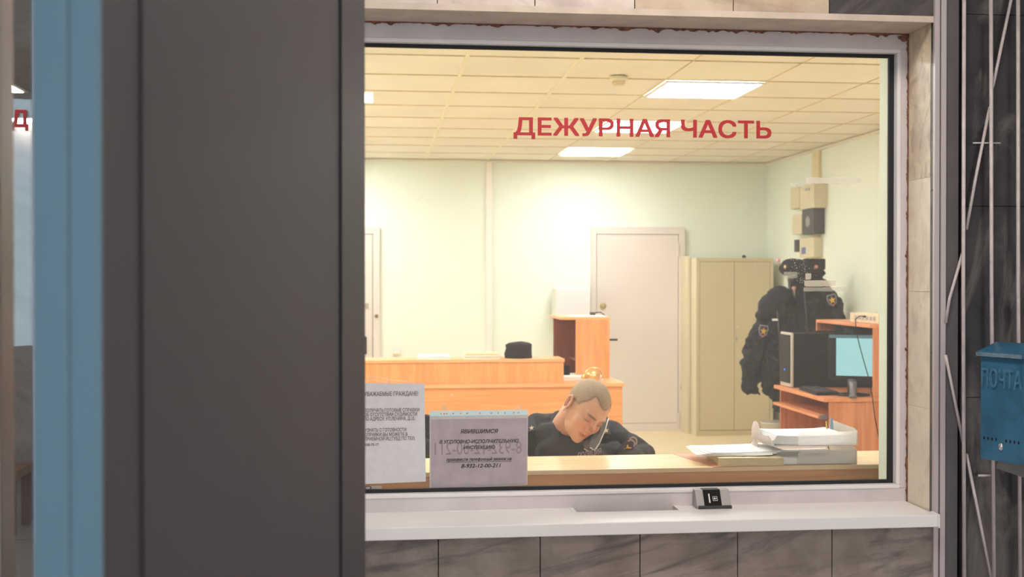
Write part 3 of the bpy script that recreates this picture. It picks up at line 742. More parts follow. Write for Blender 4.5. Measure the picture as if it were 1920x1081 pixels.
MB().box((xb+.02, BACK-.058, .40), (xb+.03, BACK-.05, .44)).build('scuff', M['seam'], d)
d, lf, xa, xb, zl = wall_door('door_4', 505, 712, 424, 520, 699, False, None)
q = P(686.5, 573, BACK-.05); MB().box((q.x-.022, BACK-.05, q.z-.028), (q.x+.022, BACK-.041, q.z+.028), 0, .004).build('lock_plate', M['steel'], lf)
q = P(684.5, 647, BACK-.05)
hp = MB().box((q.x-.016, BACK-.052, q.z-.085), (q.x+.016, BACK-.041, q.z+.085), 0, .008).build('handle_plate', M['dark_pl'], lf)
MB().tube([(q.x, BACK-.05, q.z+.05), (q.x, BACK-.1, q.z+.05), (q.x-.1, BACK-.1, q.z+.05)], .009, 8).build('door_handle', M['dark_pl'], lf)
q = P(706, 592, BACK-.05); MB().lathe([(.018, 0), (.016, -.02), (.006, -.026)], (q.x, BACK-.05, q.z), 16, axis='Y').build('latch_knob', mat('brown_metal', (146, 118, 84), .5, .3), d)
# socket
q = P(743.5, 655, BACK); s_ = thing('wall_socket', 'white double wall socket low on the back wall, just above the orange reception ledge', 'socket', (q.x, BACK, q.z))
MB().box((q.x-.04, BACK-.012, q.z-.04), (q.x+.04, BACK, q.z+.045), 0, .004).build('plate', M['white'], s_)
MB().box((q.x-.036, BACK-.02, q.z-.055), (q.x+.036, BACK-.011, q.z-.036), 0, .002).build('lower_lip', M['paper_old'], s_)

# low cream box between door and cabinet
YB0 = 11.05
x0 = P(1306, 500, YB0).x; x1 = P(1450, 500, YB0).x; zt = P(1306, 483, YB0).z
cb = thing('metal_cabinet', 'tall khaki two-door metal cabinet standing against the back wall right of the door', 'cabinet', ((x0+x1)/2, YB0, 0))
MB().box((x0, YB0+.012, .0), (x1, BACK-.06, zt), 0, .004).build('body', M['cab_light'], cb)
xm = P(1377, 500, YB0).x
MB().box((x0, YB0+.0, .0), (x1, YB0+.013, .05)).box((x0, YB0, zt-.035), (x1, YB0+.013, zt)).box((x0, YB0, .05), (x0+.03, YB0+.013, zt-.035)).box((x1-.03, YB0, .05), (x1, YB0+.013, zt-.035)).build('front_frame', M['cab'], cb)
MB().box((x0+.029, YB0+.006, .05), (x1-.029, YB0+.0122, zt-.034)).build('door_gap', mat('cabinet_gap', (116, 102, 76), .9), cb)
for k, (a, b) in enumerate(((x0+.034, xm-.002), (xm+.002, x1-.034))):
    dd = MB().box((a, YB0-.001, .055), (b, YB0+.008, zt-.039), 0, .002).build('door', M['cab'], cb)
    if k: MB().lathe([(.008, 0), (.01, -.02), (.004, -.024)], (a+.025, YB0-.001, 1.03), 12, axis='Y').build('knob', M['steel'], dd); MB().box((a+.014, YB0-.006, .90), (a+.028, YB0-.001, .95)).build('keyhole', M['steel'], dd)
q = P(1397, 483, YB0-.01); tag(MB().ell((q.x, YB0+.02, zt+.012), (.02, .02, .016), 12).build('round_weight', M['dark_pl'], None, q), 'small dark round object on the top front edge of the khaki metal cabinet', 'object')
# narrow pale box column beside it
xq = P(1284, 500, BACK-.2).x
tag(MB().box((xq, BACK-.30, 0), (P(1306, 500, 11.05).x-.004, BACK-.001, P(1290, 480, BACK-.3).z), 0, .004).build('boxed_riser', M['cab_light'], None, (xq, BACK-.2, 0)), 'narrow cream boxed column between the grey door and the khaki cabinet', 'column')

# white box at the wall behind the cupboard
x0 = P(1043, 500, 11.2).x; x1 = P(1107, 500, 11.2).x
wb = thing('wall_box', 'square white metal box on the back wall, above the orange cupboard', 'box', (x0, 11.2, P(1043, 588, 11.2).z))
MB().box((x0, 11.21, P(1043, 596, 11.2).z), (x1-.0, BACK-.055, P(1043, 539, 11.2).z), 0, .004).build('body', M['paper_old'] if 0 else M['white'], wb)
MB().box((x0+.006, 11.2, P(1043, 594, 11.2).z), (x1-.006, 11.212, P(1043, 541, 11.2).z), 0, .003).build('front_panel', mat('lilac_white_panel', (236, 230, 230), .5, var=.02), wb)
# right-wall boxes
def rwbox(name, u0, u1, v0, v1, dep, m, label, cat, extra=None):
    ya = P(u1, v0, X=XRW-dep).y; yb = P(u0, v0, X=XRW-dep).y; um = (u0+u1)/2
    z1 = P(um, v0, X=XRW-dep).z; z0 = P(um, v1, X=XRW-dep).z
    o = thing(name, label, cat, (XRW, ya, z0))
    MB().box((XRW-dep, ya, z0), (XRW-.0005, yb, z1), 0, .004).build('body', m, o)
    return o, ya, yb, z0, z1
o, ya, yb, z0, z1 = rwbox('junction_box', 1500, 1526, 346, 391, .12, M['cab_light'], 'cream junction box high on the right wall, beside the vertical duct', 'box'); MB().box((XRW-.124, ya+.1, z0+.16), (XRW-.12, ya+.2, z1-.03)).build('label_plate', M['grey_pl'], o)
rwbox('relay_box', 1482, 1498, 350, 391, .07, M['cab_light'], 'flatter pale box left of the cream junction box on the right wall', 'box')
o, ya, yb, z0, z1 = rwbox('black_wall_unit', 1504, 1526, 392, 439, .10, mat('dark_unit', (70, 68, 68), .5, var=.2), 'dark grey electrical unit on the right wall beneath the cream junction box', 'box'); MB().lathe([(.05, 0), (.05, -.004)], (XRW-.10, (ya+yb)/2, (z0+z1)/2), 20, axis='X').build('dial', M['grey_pl'], o)
rwbox('meter_box', 1485, 1503, 402, 439, .09, M['cab_light'], 'small cream box left of the dark grey electrical unit', 'box')
o, ya, yb, z0, z1 = rwbox('fuse_box', 1499, 1526, 446, 482, .08, M['cab_light'], 'lowest cream box on the right wall with a small blue mark, right above the cap', 'box'); MB().box((XRW-.083, ya+.2, z0+.03), (XRW-.08, ya+.3, z0+.09)).build('blue_mark', mat('blue_mark', (104, 112, 170), .6), o)
rwbox('black_padlock', 1489, 1497, 449, 472, .06, M['dark_pl'], 'tiny dark switch on the right wall left of the lowest cream box', 'switch')

# ------------------------------------------------------------------ rear reception desk
YD = 8.60
zd = P(1168, 717, YD).z; x1 = P(1168, 760, YD).x; xl = -.7
ds = thing('reception_desk', 'long orange beech reception desk across the middle of the office behind the officer', 'desk', (x1, YD, 0))
MB().box((xl, YD-.012, zd-.026), (x1+.012, YD+.68, zd), 0, .002).build('desk_top', M['orange_h'], ds)
MB().box((xl, YD+.006, .0), (x1-.003, YD+.026, zd-.026)).build('front_panel', M['orange_x'], ds)
MB().box((x1-.02, YD+.027, 0), (x1+.0, YD+.66, zd-.026)).build('side_panel', M['orange'], ds)
xr_ = P(1057, 700, YD+.02).x; zr = P(1057, 672, YD+.02).z
MB().box((xl, YD+.01, zd), (xr_-.002, YD+.028, zr-.022)).build('raised_front', M['orange'], ds)
MB().box((xr_-.02, YD+.028, zd), (xr_-.002, YD+.28, zr-.022)).build('raised_side', M['orange'], ds)
MB().box((xl, YD-.0, zr-.022), (xr_+.004, YD+.30, zr), 0, .002).build('raised_ledge', M['orange_h'], ds)
# cupboard standing on the desk
YC = 8.98
a = P(1080, 700, YC).x; b = P(1143, 700, YC).x; zt = P(1100, 594, YC).z
Lc = P(1038, 600, YC+.56).x
cu = thing('open_cupboard', 'tall orange cupboard with open dark-red side on the right end of the desk', 'cupboard', (a, YC, zd))
MB().box((a, YC, zd), (b, YC+.022, zt-.02)).build('front_panel', M['orange'], cu)
MB().box((Lc-.03, YC+.001, zt-.021), (b+.004, YC+.60, zt), 0, .002).build('top_board', M['orange_h'], cu)
MB().box((b-.02, YC+.0225, zd), (b-.0005, YC+.58, zt-.021)).build('side_panel', M['orange'], cu)
MB().box((Lc-.0, YC+.56, zd), (b-.021, YC+.58, zt-.021)).build('back_board', M['cherry'], cu)
MB().box((a+.03, YC+.0225, zd+.12), (b-.021, YC+.559, zd+.14)).build('shelf', M['cherry'], cu)
tag(MB().box((a-.17, YC+.28, zd+.0), (a-.0, YC+.54, zd+.075), 0, .01).build('black_box', M['black'], None, (a, YC+.3, zd)), 'low black device lying in the open dark-red bay of the orange cupboard', 'device')
for k, (u0, v0, w_, d_, n) in enumerate(((1058, 707, .24, .16, 4),)):
    q = P(u0, v0, YD+.35); tag(MB().box((xr_+.02, YD+.20, zd), (xr_+.33, YD+.36, zd+.03), 0, .003).build('paper_stack', M['paper'], None, q), 'low white paper stack on the desk at the foot of the orange cupboard', 'paper')
q = P(1075, 590, YC+.2)
tag(MB().box((a-.02, YC+.05, zt), (b-.02, YC+.35, zt+.006)).build('papers', M['paper'], None, q), 'loose white papers lying on top of the orange cupboard', 'paper')
p = P(1112, 590, YC+.25); tag(MB().box((p.x-.02, YC+.25, zt+.006), (p.x+.02, YC+.29, zt+.03), 0, .005).tube([(p.x+.02, YC+.27, zt+.025), (p.x+.06, YC+.26, zt+.03), (p.x+.09, YC+.24, zt+.008)], .004, 8).build('corded_plug', M['dark_pl'], None, p), 'small dark plug with a bent cord on top of the orange cupboard', 'plug')
# papers and hat on the raised ledge
def pstack(name, u0, u1, v, Y, dy, h, label, cols_=('paper',)):
    xa = P(u0, v, Y).x; xb = P(u1, v, Y).x; o = thing(name, label, 'paper', (xa, Y, zr))
    n = max(2, len(cols_)*2)
    for k in range(n):
        z = zr+h*k/n; j = random.uniform(-.01, .01); MB().box((xa+j, Y, z+.0002), (xb+j*2-.02*(k > n/2), Y+dy, z+h/n), 0, 0, Matrix.Translation((xa, Y, 0)) @ Matrix.Rotation(R(random.uniform(-2, 2)), 4, 'Z') @ Matrix.Translation((-xa, -Y, 0))).build('sheets', M[cols_[k % len(cols_)]], o)
pstack('paper_stack', 782, 842, 668, YD+.03, .2, .026, 'thin white paper stack on the raised ledge, nearer the white wall socket')
pstack('paper_stack', 872, 940, 668, YD+.02, .22, .04, 'thicker stack of white and yellowed papers left of the black fur hat', ('paper', 'paper_old'))
# fur hat
xa, xb = P(947, 660, YD+.12).x, P(999, 660, YD+.12).x; hz = P(970, 643, YD+.12).z
mb = MB(); cx = (xa+xb)/2; w_ = (xb-xa)/2
prof = [(w_*.96, 0), (w_*1.0, .03), (w_*.94, .07), (w_*.93, hz-zr-.012), (w_*.7, hz-zr), (w_*.25, hz-zr+.008), (.004, hz-zr+.002)]
mb.lathe(prof, (cx, YD+.15, zr), 28)
h = tag(mb.build('fur_hat', M['fur'], None, (cx, YD+.15, zr)), 'black fur hat standing on the raised reception ledge', 'hat')
for v in h.data.vertices:
    f = .004*math.sin(v.co.x*90+v.co.z*60)+.004*math.sin(v.co.y*120); v.co.x += f; v.co.z += f*.6*(v.co.z > .05)
# brass bell-like pot with a ring handle behind the officer's head
bx = P(1109, 712, YD+.12); o = thing('brass_pot', 'small shiny brass pot with arched handle on the desk behind the man\'s head', 'pot', (bx.x, YD+.12, zd))
MB().lathe([(.035, 0), (.052, .012), (.058, .04), (.055, .055), (.042, .072), (.015, .082)], (bx.x+.012, YD+.14, zd), 28).build('bowl', M['brass'], o)
mb = MB(); pts = []
for k in range(15):
    an = math.pi*(-.08+1.12*k/14); pts.append((bx.x+.012+.066*math.cos(an), YD+.085, zd+.042+.062*math.sin(an)))
mb.tube(pts, .008, 10).build('handle', M['brass'], o)
MB().ell((bx.x-.066, YD+.09, zd+.040), (.016, .014, .018), 14).build('spout_knob', M['brass'], o)

# ------------------------------------------------------------------ front counter (raised ledge) in front of the officer
YA, YBk = 4.02, 4.34; zk = P(1200, 878, YA).z
ct = thing('service_counter', 'long wooden service counter with pale top and darker brown front just inside the window', 'counter', (.8, YA, 0))
xl, xr = -.6, 2.3
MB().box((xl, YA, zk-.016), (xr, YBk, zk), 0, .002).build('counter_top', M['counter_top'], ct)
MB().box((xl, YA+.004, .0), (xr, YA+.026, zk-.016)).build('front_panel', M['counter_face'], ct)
MB().box((xl, YBk-.03, .0), (xr, YBk-.012, zk-.016)).build('rear_panel', M['orange'], ct)
MB().box((xl, YBk-.012, .71), (xr, YBk+.34, .735), 0, .002).build('writing_top', M['counter_top'], ct)
pts_ = [P(1338, 875, YA), P(1470, 875, YA), P(1462, 855, YBk), P(1262, 853, YBk)]; MB().prism([(p.x, YA if i < 2 else YBk, zk) for i, p in enumerate(pts_)], (0, 0, .0012)).build('brown_section', M['counter_mid'], ct)

# papers + tray on counter
def sheet(x0, y0, x1, y1, z, m, parent, name='sheet', rot=0, curl=0.0, lift=.002, n=10):
    mb = MB(); cx, cy = (x0+x1)/2, (y0+y1)/2; c, s_ = math.cos(rot), math.sin(rot); vs = []
    for j in range(n+1):
        for i in range(n+1):
            a = x0+(x1-x0)*i/n-cx; b = y0+(y1-y0)*j/n-cy
            vs.append((cx+a*c-b*s_, cy+a*s_+b*c, z+curl*max(0, (abs(i/n-.5)*2-.35))**2))
    k = len(vs); vs += [(x, y, q-lift) for x, y, q in vs]; fs = []
    for j in range(n):
        for i in range(n):
            q = j*(n+1)+i; fs.append([q, q+1, q+n+2, q+n+1]); fs.append([k+q, k+q+n+1, k+q+n+2, k+q+1])
    rim = [i for i in range(n+1)]+[j*(n+1)+n for j in range(1, n+1)]+[n*(n+1)+i for i in range(n-1, -1, -1)]+[j*(n+1) for j in range(n-1, 0, -1)]
    for i in range(len(rim)): a, b = rim[i], rim[(i+1) % len(rim)]; fs.append([a, b, b+k, a+k])
    mb.add(vs, fs, 0, False); return mb.build(name, m, parent)
Yq = 4.16
x0, x1 = P(1350, 865, YA+.02).x, P(1462, 865, YA+.02).x
bk = thing('old_folder', 'thick yellowed paper folder lying on the counter under the loose white sheets', 'folder', (x0, Yq, zk))
Mf = Matrix.Translation((x0, YA+.02, 0)) @ Matrix.Rotation(R(-4), 4, 'Z') @ Matrix.Translation((-x0, -YA-.02, 0))
MB().box((x0, YA+.02, zk+.002), (x1+.01, YA+.24, zk+.026), 0, .002, Mf).build('pages', M['paper_old'], bk)
MB().box((x0-.004, YA+.016, zk+.0001), (x1+.012, YA+.245, zk+.002), 0, 0, Mf).box((x0-.004, YA+.02, zk+.026), (x1+.008, YA+.243, zk+.028), 0, 0, Mf).build('cover', M['paper_old'], bk)
x0, x1 = P(1302, 848, YA+.12).x, P(1455, 848, YA+.12).x
ls = thing('loose_sheets', 'loose white sheets spread over the yellowed folder, left of the letter trays', 'paper', (x0, Yq, zk+.03))
for k in range(4): sheet(x0+.01*k, YA+.05+.006*k, x1-.03+.012*k, YA+.26, zk+.033+.0026*k, M['paper'], ls, rot=R(-5+4*k), curl=.006, lift=.0025)
tx0, tx1 = P(1446, 860, YA+.03).x, P(1603, 860, YA+.03).x
def tray(z0, dx, label, papers):
    t = thing('letter_tray', label, 'tray', (tx0, YA+.03, z0)); a, b = tx0+dx, tx1+dx; y0, y1 = YA+.012, YA+.262
    MB().box((a, y0, z0), (b, y1, z0+.003), 0, .001).build('tray_floor', M['acrylic'], t)
    for x in (b-.003,):
        MB().prism([(x, y0, z0+.003), (x, y1, z0+.003), (x, y1, z0+.062), (x, y0+.03, z0+.058), (x, y0, z0+.05)], (.003, 0, 0)).build('side_wall', M['acrylic'], t)
    # left side wall with a rounded ear
    pts = [(a, y0, z0+.003), (a, y1, z0+.003)]+[(a, y1-.045+.045*math.cos(q), z0+.02+.045*math.sin(q)) for q in [R(10*i) for i in range(0, 19)]]+[(a, y0+.06, z0+.03), (a, y0, z0+.008)]
    MB().prism(pts, (.003, 0, 0)).build('side_wall', M['acrylic'], t)
    MB().prism([(a+.09, y0, z0+.003), (b-.004, y0, z0+.003), (b-.004, y0, z0+.05), (a+.10, y0, z0+.05), (a+.09, y0, z0+.04)], (0, .003, 0)).build('front_wall', M['acrylic'], t)
    MB().box((a+.003, y1-.003, z0+.003), (b-.003, y1, z0+.03)).build('back_wall', M['acrylic'], t)
    return t
tray(zk, .0, 'lower clear plastic letter tray standing on the counter at the right end', 0)
tray(zk+.066, .003, 'upper clear plastic letter tray stacked on the lower one, pen clipped above', 0)
s1 = thing('tray_papers', 'stack of white sheets lying in the lower clear letter tray', 'paper', (tx0+.05, YA+.05, zk+.004))
for k in range(4): sheet(tx0+.02+.004*k, YA+.02, tx1-.02, YA+.25, zk+.007+.005*k, M['paper'], s1, rot=R(-1.5+k), curl=.004, lift=.005)
s2 = thing('tray_papers', 'curved stack of white sheets in the upper clear letter tray', 'paper', (tx0+.05, YA+.05, zk+.07))
for k in range(5): sheet(tx0+.008+.004*k, YA+.035+.004*k, tx1-.025, YA+.25, zk+.075+.0055*k, M['paper'], s2, rot=R(-2+.8*k), curl=.010, lift=.0056)
q = P(1551, 812, YA+.2); tag(MB().tube([q+Vector((.006, 0, -.06)), q, q+Vector((-.004, 0, .045))], .0028, 8).build('pencil', M['yellow_pl'], None, q), 'yellow pencil standing upright at the back of the upper letter tray', 'pencil')
q = P(1559, 800, YA+.21); tag(MB().prism([q+Vector((-.010, 0, -.045)), q+Vector((.012, 0, -.045)), q+Vector((.005, 0, .032)), q+Vector((-.003, 0, .032))], (0, .004, 0)).build('paper_clip', M['blue_pl'], None, q), 'pale blue plastic clip standing beside the yellow pencil', 'clip')

# ------------------------------------------------------------------ computer desk at the right wall
XD = 2.81; YN_, YFar = 7.26, 8.20; zt = P(1545, 746, YN_).z
cdk = thing('computer_desk', 'reddish orange computer desk with a raised shelf, against the right wall', 'desk', (XD, YN_, 0))
XDR = XRW-.12
MB().box((XD-.012, YN_-.012, zt-.024), (XDR, YFar+.01, zt), 0, .002).build('desk_top', M['redwood_h'], cdk)
MB().box((XD+.03, YN_, 0), (XDR, YN_+.018, zt-.024)).build('side_panel', M['redwood'], cdk)
MB().box((XD+.03, YFar-.018, 0), (XDR, YFar, zt-.024)).build('side_panel', M['redwood'], cdk)
MB().box((XDR-.25, YN_+.02, .25), (XDR-.235, YFar-.02, zt-.024)).build('back_panel', M['redwood'], cdk)
MB().box((XD-.03, YN_+.045, zt-.135), (XD+.36, YFar-.03, zt-.117), 0, .002).build('keyboard_shelf', M['redwood_h'], cdk)
MB().box((XD-.02, YN_+.02, zt-.138), (XD+.34, YN_+.044, zt-.112)).build('slide_rail', M['alu_dark'], cdk)
XS = 3.135; zs = P(1640, 608, X=XS).z
MB().box((XS-.03, YN_+.0, zs-.022), (XDR, YFar, zs), 0, .002).build('top_shelf', M['redwood_h'], cdk)
MB().box((XS-.005, YN_+.0, zt), (XDR, YN_+.018, zs-.022)).build('shelf_side', M['redwood'], cdk)
MB().box((XS-.03, YFar-.018, zs-.08), (XS+.1, YFar, zs-.022)).build('shelf_bracket', M['redwood'], cdk)
# tower
q0 = P(1463, 700, d=8.25); xt = 2.835; ya, yb = P(1483, 700, X=xt).y, P(1463, 700, X=xt).y
hh = .375
tw = thing('computer_tower', 'black desktop computer tower with a silver front frame, standing on the computer desk', 'computer', (xt, ya, zt))
MB().box((xt+.012, ya+.004, zt+.004), (xt+.43, yb-.004, zt+hh), 0, .004).build('case', M['black'], tw)
MB().box((xt-.0, ya, zt+.002), (xt+.02, yb, zt+hh+.006), 0, .006).build('front_frame', mat('silver_plastic', (206, 196, 182), .4, .3), tw)
fp = MB().box((xt-.006, ya+.012, zt+.03), (xt+.002, yb-.008, zt+hh-.01), 0, .002).build('front_panel', M['black'], tw)
MB().ell((xt-.007, (ya+yb)/2, zt+.12), (.003, .007, .007), 10).build('power_light', M['blue_led'], fp)
# monitor
sc_ = P(1604, 670, d=7.55); phi = R(-48)
mon = thing('monitor', 'black flat computer monitor with a lit pale blue-green screen on the computer desk', 'monitor', (sc_.x, sc_.y, zt))
# screen normal direction: rotate -Y towards -X
def MM(c): return Matrix.Translation(c) @ Matrix.Rotation(R(-26), 4, 'Z')
c = Vector((P(1606, 670, d=7.7).x, P(1606, 670, d=7.7).y, P(1606, 669, d=7.7).z))
sw, sh = .255, .245
Mm = MM(c)
bz = MB().box((-sw/2-.05, .0, -sh/2-.03), (sw/2+.03, .035, sh/2+.022), 0, .006, Mm).build('housing', M['black'], mon)
MB().box((-sw/2, -.002, -sh/2), (sw/2, .001, sh/2), 0, 0, Mm).build('screen', M['screen'], mon)
MB().box((-sw/2-.045, -.0022, sh/2-.001), (sw/2, .0012, sh/2+.02), 0, 0, Mm).build('title_bar', mat('dim_screen_band', (10, 10, 10), .4, emit=(96, 140, 146), es=.6), bz)
nk = c+Vector((-.02, .02, 0)); MB().tube([(nk.x, nk.y, zt+.012), (nk.x, nk.y, c.z-sh/2-.02)], .03, 16).build('neck', M['dark_pl'], mon)
MB().lathe([(.11, 0), (.11, .008), (.04, .016)], (nk.x, nk.y, zt+.0005), 28).build('foot', M['black'], mon)
dvc = thing('black_box', 'large black box filling the dark space behind the monitor under the raised shelf', 'device', (XS+.06, 7.95, zt))  # plain black box that fills the dark area under the shelf
MB().box((XS+.15, 7.92, zt), (XDR-.1, 8.16, zs-.03), 0, .01).build('case', M['black'], dvc)
MB().box((XS+.146, 7.95, zt+.1), (XS+.1505, 8.12, zs-.06)).build('front_panel', M['dark_pl'], dvc)
# keyboard
k0 = P(1533, 722, d=7.75); kb = thing('keyboard', 'black keyboard lying on the computer desk between tower and monitor', 'keyboard', (k0.x, k0.y, zt))
Mk = Matrix.Translation((XD+.095, 7.62, zt+.001)) @ Matrix.Rotation(R(86), 4, 'Z')
MB().box((-.2, -.075, 0), (.2, .075, .02), 0, .004, Mk).build('base', M['black'], kb)
mb = MB()
for r in range(5):
    for c_ in range(16): mb.box((-.19+c_*.0238, -.065+r*.026, .02), (-.19+c_*.0238+.02, -.065+r*.026+.021, .026), 0, 0, Mk)
mb.build('keys', M['dark_pl'], kb)['kind'] = 'stuff'
# chrome topped mug in front of monitor
q = P(1605, 730, d=7.5); tag(MB().lathe([(.026, 0), (.026, .012), (.02, .02), (.022, .10)], (q.x, q.y+.05, zt+.0005), 20).build('small_cup', mat('dark_cup', (90, 86, 82), .3, .3), None, (q.x, q.y, zt)), 'small dark cup with a pale foot in front of the monitor', 'cup')
# power strip / network box on the top shelf, with cable
pa = P(1604, 590, d=7.9)
ns = thing('network_switch', 'cream network box with sockets on the raised shelf of the computer desk', 'network box', (XS+.08, YN_+.1, zs))
MB().box((XS+.05, YN_+.06, zs), (XS+.2, YN_+.52, zs+.062), 0, .004).build('body', mat('cream_box', (222, 206, 170), .5, var=.2, scale=50), ns)
mb = MB()
for k in range(6): mb.box((XS+.045, YN_+.10+k*.06, zs+.02), (XS+.0505, YN_+.135+k*.06, zs+.045))
mb.build('ports', M['grey_pl'], ns)
c1 = [P(1621, 592, X=XS+.02), P(1612, 591, X=XS+.01), P(1604, 600, X=XS-.05), P(1606, 622, X=XS-.07), P(1611, 645, X=XS-.1), P(1620, 676, X=XS-.14), P(1630, 712, X=XS-.16)]
c1 = [P(u, v, Y=7.34 if u_ < 2 else 7.22) for u_, (u, v) in enumerate(((1621, 593), (1612, 592), (1604, 598), (1605, 618), (1611, 645), (1620, 678), (1630, 712), (1636, 745), (1640, 780), (1648, 820)))]
tag(MB().tube(c1, .0032, 8).ell(c1[0], (.012, .01, .007), 10).build('power_cable', M['black'], None, c1[0]), 'thin black cable with a plug running down in front of the monitor', 'cable')

# ------------------------------------------------------------------ coat rack, coats, cap
def blob(name, shapes, m, parent, voxel=.012, smooth=3, disp=0, dsize=.1, loc=None):
    mb = MB()
    for s_ in shapes:
        if s_[0] == 'c': mb.cap(s_[1], s_[2], s_[3], s_[4])
        elif s_[0] == 'e': mb.ell(s_[1], s_[2], 24, M=s_[3] if len(s_) > 3 else None)
        elif s_[0] == 'b': mb.box(s_[1], s_[2])
    o = mb.build(name, m, parent, loc)
    rm = o.modifiers.new('remesh', 'REMESH'); rm.mode = 'VOXEL'; rm.voxel_size = voxel; rm.use_smooth_shade = True
    if smooth: sm = o.modifiers.new('smooth', 'SMOOTH'); sm.iterations = smooth; sm.factor = .5
    if disp:
        tx = bpy.data.textures.new('folds', 'CLOUDS'); tx.noise_scale = dsize; tx.noise_depth = 2
        d = o.modifiers.new('folds', 'DISPLACE'); d.texture = tx; d.strength = disp; d.mid_level = .5; d.texture_coords = 'LOCAL'
    return o
YK = 9.35
def Q(u, v, dy=0): return P(u, v, YK+dy)
PXM = 1/237.
rk = thing('coat_rack', 'standing coat rack with pink-tipped hooks between the khaki cabinet and the computer desk', 'coat rack', (Q(1480, 600).x, YK, 0))
MB().tube([(Q(1480, 600).x, YK+.02, .03), (Q(1480, 600).x, YK+.02, Q(1480, 505).z)], .016, 14).build('pole', M['steel'], rk)
MB().lathe([(.2, 0), (.2, .02), (.05, .035)], (Q(1480, 600).x, YK+.02, .0005), 28).build('base', M['steel'], rk)
for (u0, v0, u1, v1) in ((1472, 516, 1459, 488), (1489, 515, 1485, 488), (1500, 520, 1530, 500), (1489, 560, 1488, 540)):
    h = MB().tube([Q(u0, v0), Q(u1, v1, -.07)], [.012, .008], 10).build('hook', M['steel'], rk)
    MB().ell(Q(u1, v1, -.07), (.016, .016, .016), 12).build('hook_tip', M['pink_pl'], h)
def badge(parent, u, v, Y, s, tilt=0, nx=0.0):
    c = P(u, v, Y); Mb = Matrix.Translation(c) @ Matrix.Rotation(R(tilt), 4, 'Y') @ Matrix.Rotation(nx, 4, 'Z')
    def poly(pts, y, m, nm, par):
        return MB().prism([Mb @ Vector((x*s, y, z*s)) for x, z in pts], Mb.to_3x3() @ Vector((0, .003, 0))).build(nm, m, par)
    sh = [(-.42, .55), (.42, .55), (.5, .1), (.34, -.38), (0, -.62), (-.34, -.38), (-.5, .1)]
    b0 = poly(sh, -.003, M['badge_grey'], 'sleeve_patch', parent)
    poly([(x*.84, z*.84) for x, z in sh], -.0045, M['badge_navy'], 'patch_field', b0) if False else None
    poly([(x*.82, z*.82) for x, z in sh], -.005, M['badge_navy'], 'patch_shield', b0) if parent.parent is None else None
    st = [(0, .34), (.09, .1), (.36, .12), (.14, -.06), (.2, -.34), (0, -.16), (-.2, -.34), (-.14, -.06), (-.36, .12), (-.09, .1)]
    if parent.parent is None:
        poly(st, -.008, M['gold'], 'patch_emblem', b0)
        poly([(-.26, -.38), (.26, -.38), (0, -.52)], -.008, M['badge_red'], 'patch_tip', b0)
    return b0
c1 = thing('uniform_coat', 'left black padded uniform coat with raised fur hood and sleeve patch on the coat rack', 'coat', Q(1440, 640))
blob('coat_body', [('e', Q(1452, 610), (.13, .1, .20)), ('e', Q(1450, 680), (.115, .09, .28)), ('c', Q(1432, 612), Q(1412, 660), .085, .085), ('c', Q(1412, 660), Q(1409, 715), .085, .062), ('e', Q(1470, 640), (.12, .09, .3)),
     ('c', Q(1450, 715), Q(1461, 765), .07, .035), ('c', Q(1438, 690), Q(1440, 728), .07, .04), ('c', Q(1402, 680), Q(1401, 724), .055, .045), ('c', Q(1406, 725), Q(1423, 738), .05, .018)], M['coatcloth'], c1, .010, 2, .085, .075)
blob('hood', [('e', Q(1447, 575, -.03), (.115, .11, .11)), ('e', Q(1462, 556, -.02), (.11, .1, .09)), ('c', Q(1428, 592, -.05), Q(1462, 600, -.05), .05, .05)], M['coatcloth'], c1, .012, 2, .02, .05)
MB().tube([Q(1456, 570, -.13), Q(1462, 640, -.13), Q(1463, 720, -.10)], .006, 6).build('zip', M['dark_pl'], c1)
MB().box(Q(1448, 601, -.135), Q(1458, 597, -.13)).build('toggle', M['white'], c1)
badge(c1, 1431, 620, YK-.12, .085, 8, .15)
c2 = thing('uniform_coat', 'right black uniform coat with a wide sloping shoulder and sleeve patch on the coat rack', 'coat', Q(1520, 600))
blob('coat_body', [('e', Q(1510, 560, .12), (.17, .1, .2)), ('c', Q(1530, 535, .12), Q(1558, 575, .12), .09, .10), ('c', Q(1558, 575, .12), Q(1572, 650, .12), .10, .09), ('e', Q(1525, 640, .12), (.22, .11, .42)), ('c', Q(1572, 650, .12), Q(1572, 720, .12), .09, .07),
      ('e', Q(1500, 620, .12), (.15, .1, .35)), ('c', Q(1500, 525, .12), Q(1535, 512, .12), .07, .05)], M['coatcloth'], c2, .010, 2, .075, .085)
MB().tube([Q(1508, 545, -.01), Q(1512, 600, -.02), Q(1514, 690, -.02)], .006, 6).build('zip', M['dark_pl'], c2)
badge(c2, 1560, 562, YK-.03, .085, -14, -.1)
cp = thing('peaked_cap', 'black uniform cap with a small oval badge hung on top of the coat rack', 'cap', Q(1500, 505))
blob('crown', [('e', Q(1496, 500, -.06), (.135, .11, .065), Matrix.Rotation(R(12), 3, 'Y')), ('e', Q(1480, 503, -.08), (.085, .09, .06)), ('b', Q(1512, 506, -.06), Q(1540, 485, .05)), ('c', Q(1505, 516, -.02), Q(1528, 512, -.02), .06, .05)], M['fur'], cp, .01, 2, .01, .04)
MB().ell(Q(1472, 500, -.165), (.010, .005, .016), 12).build('cap_badge', M['silverstar'], cp)
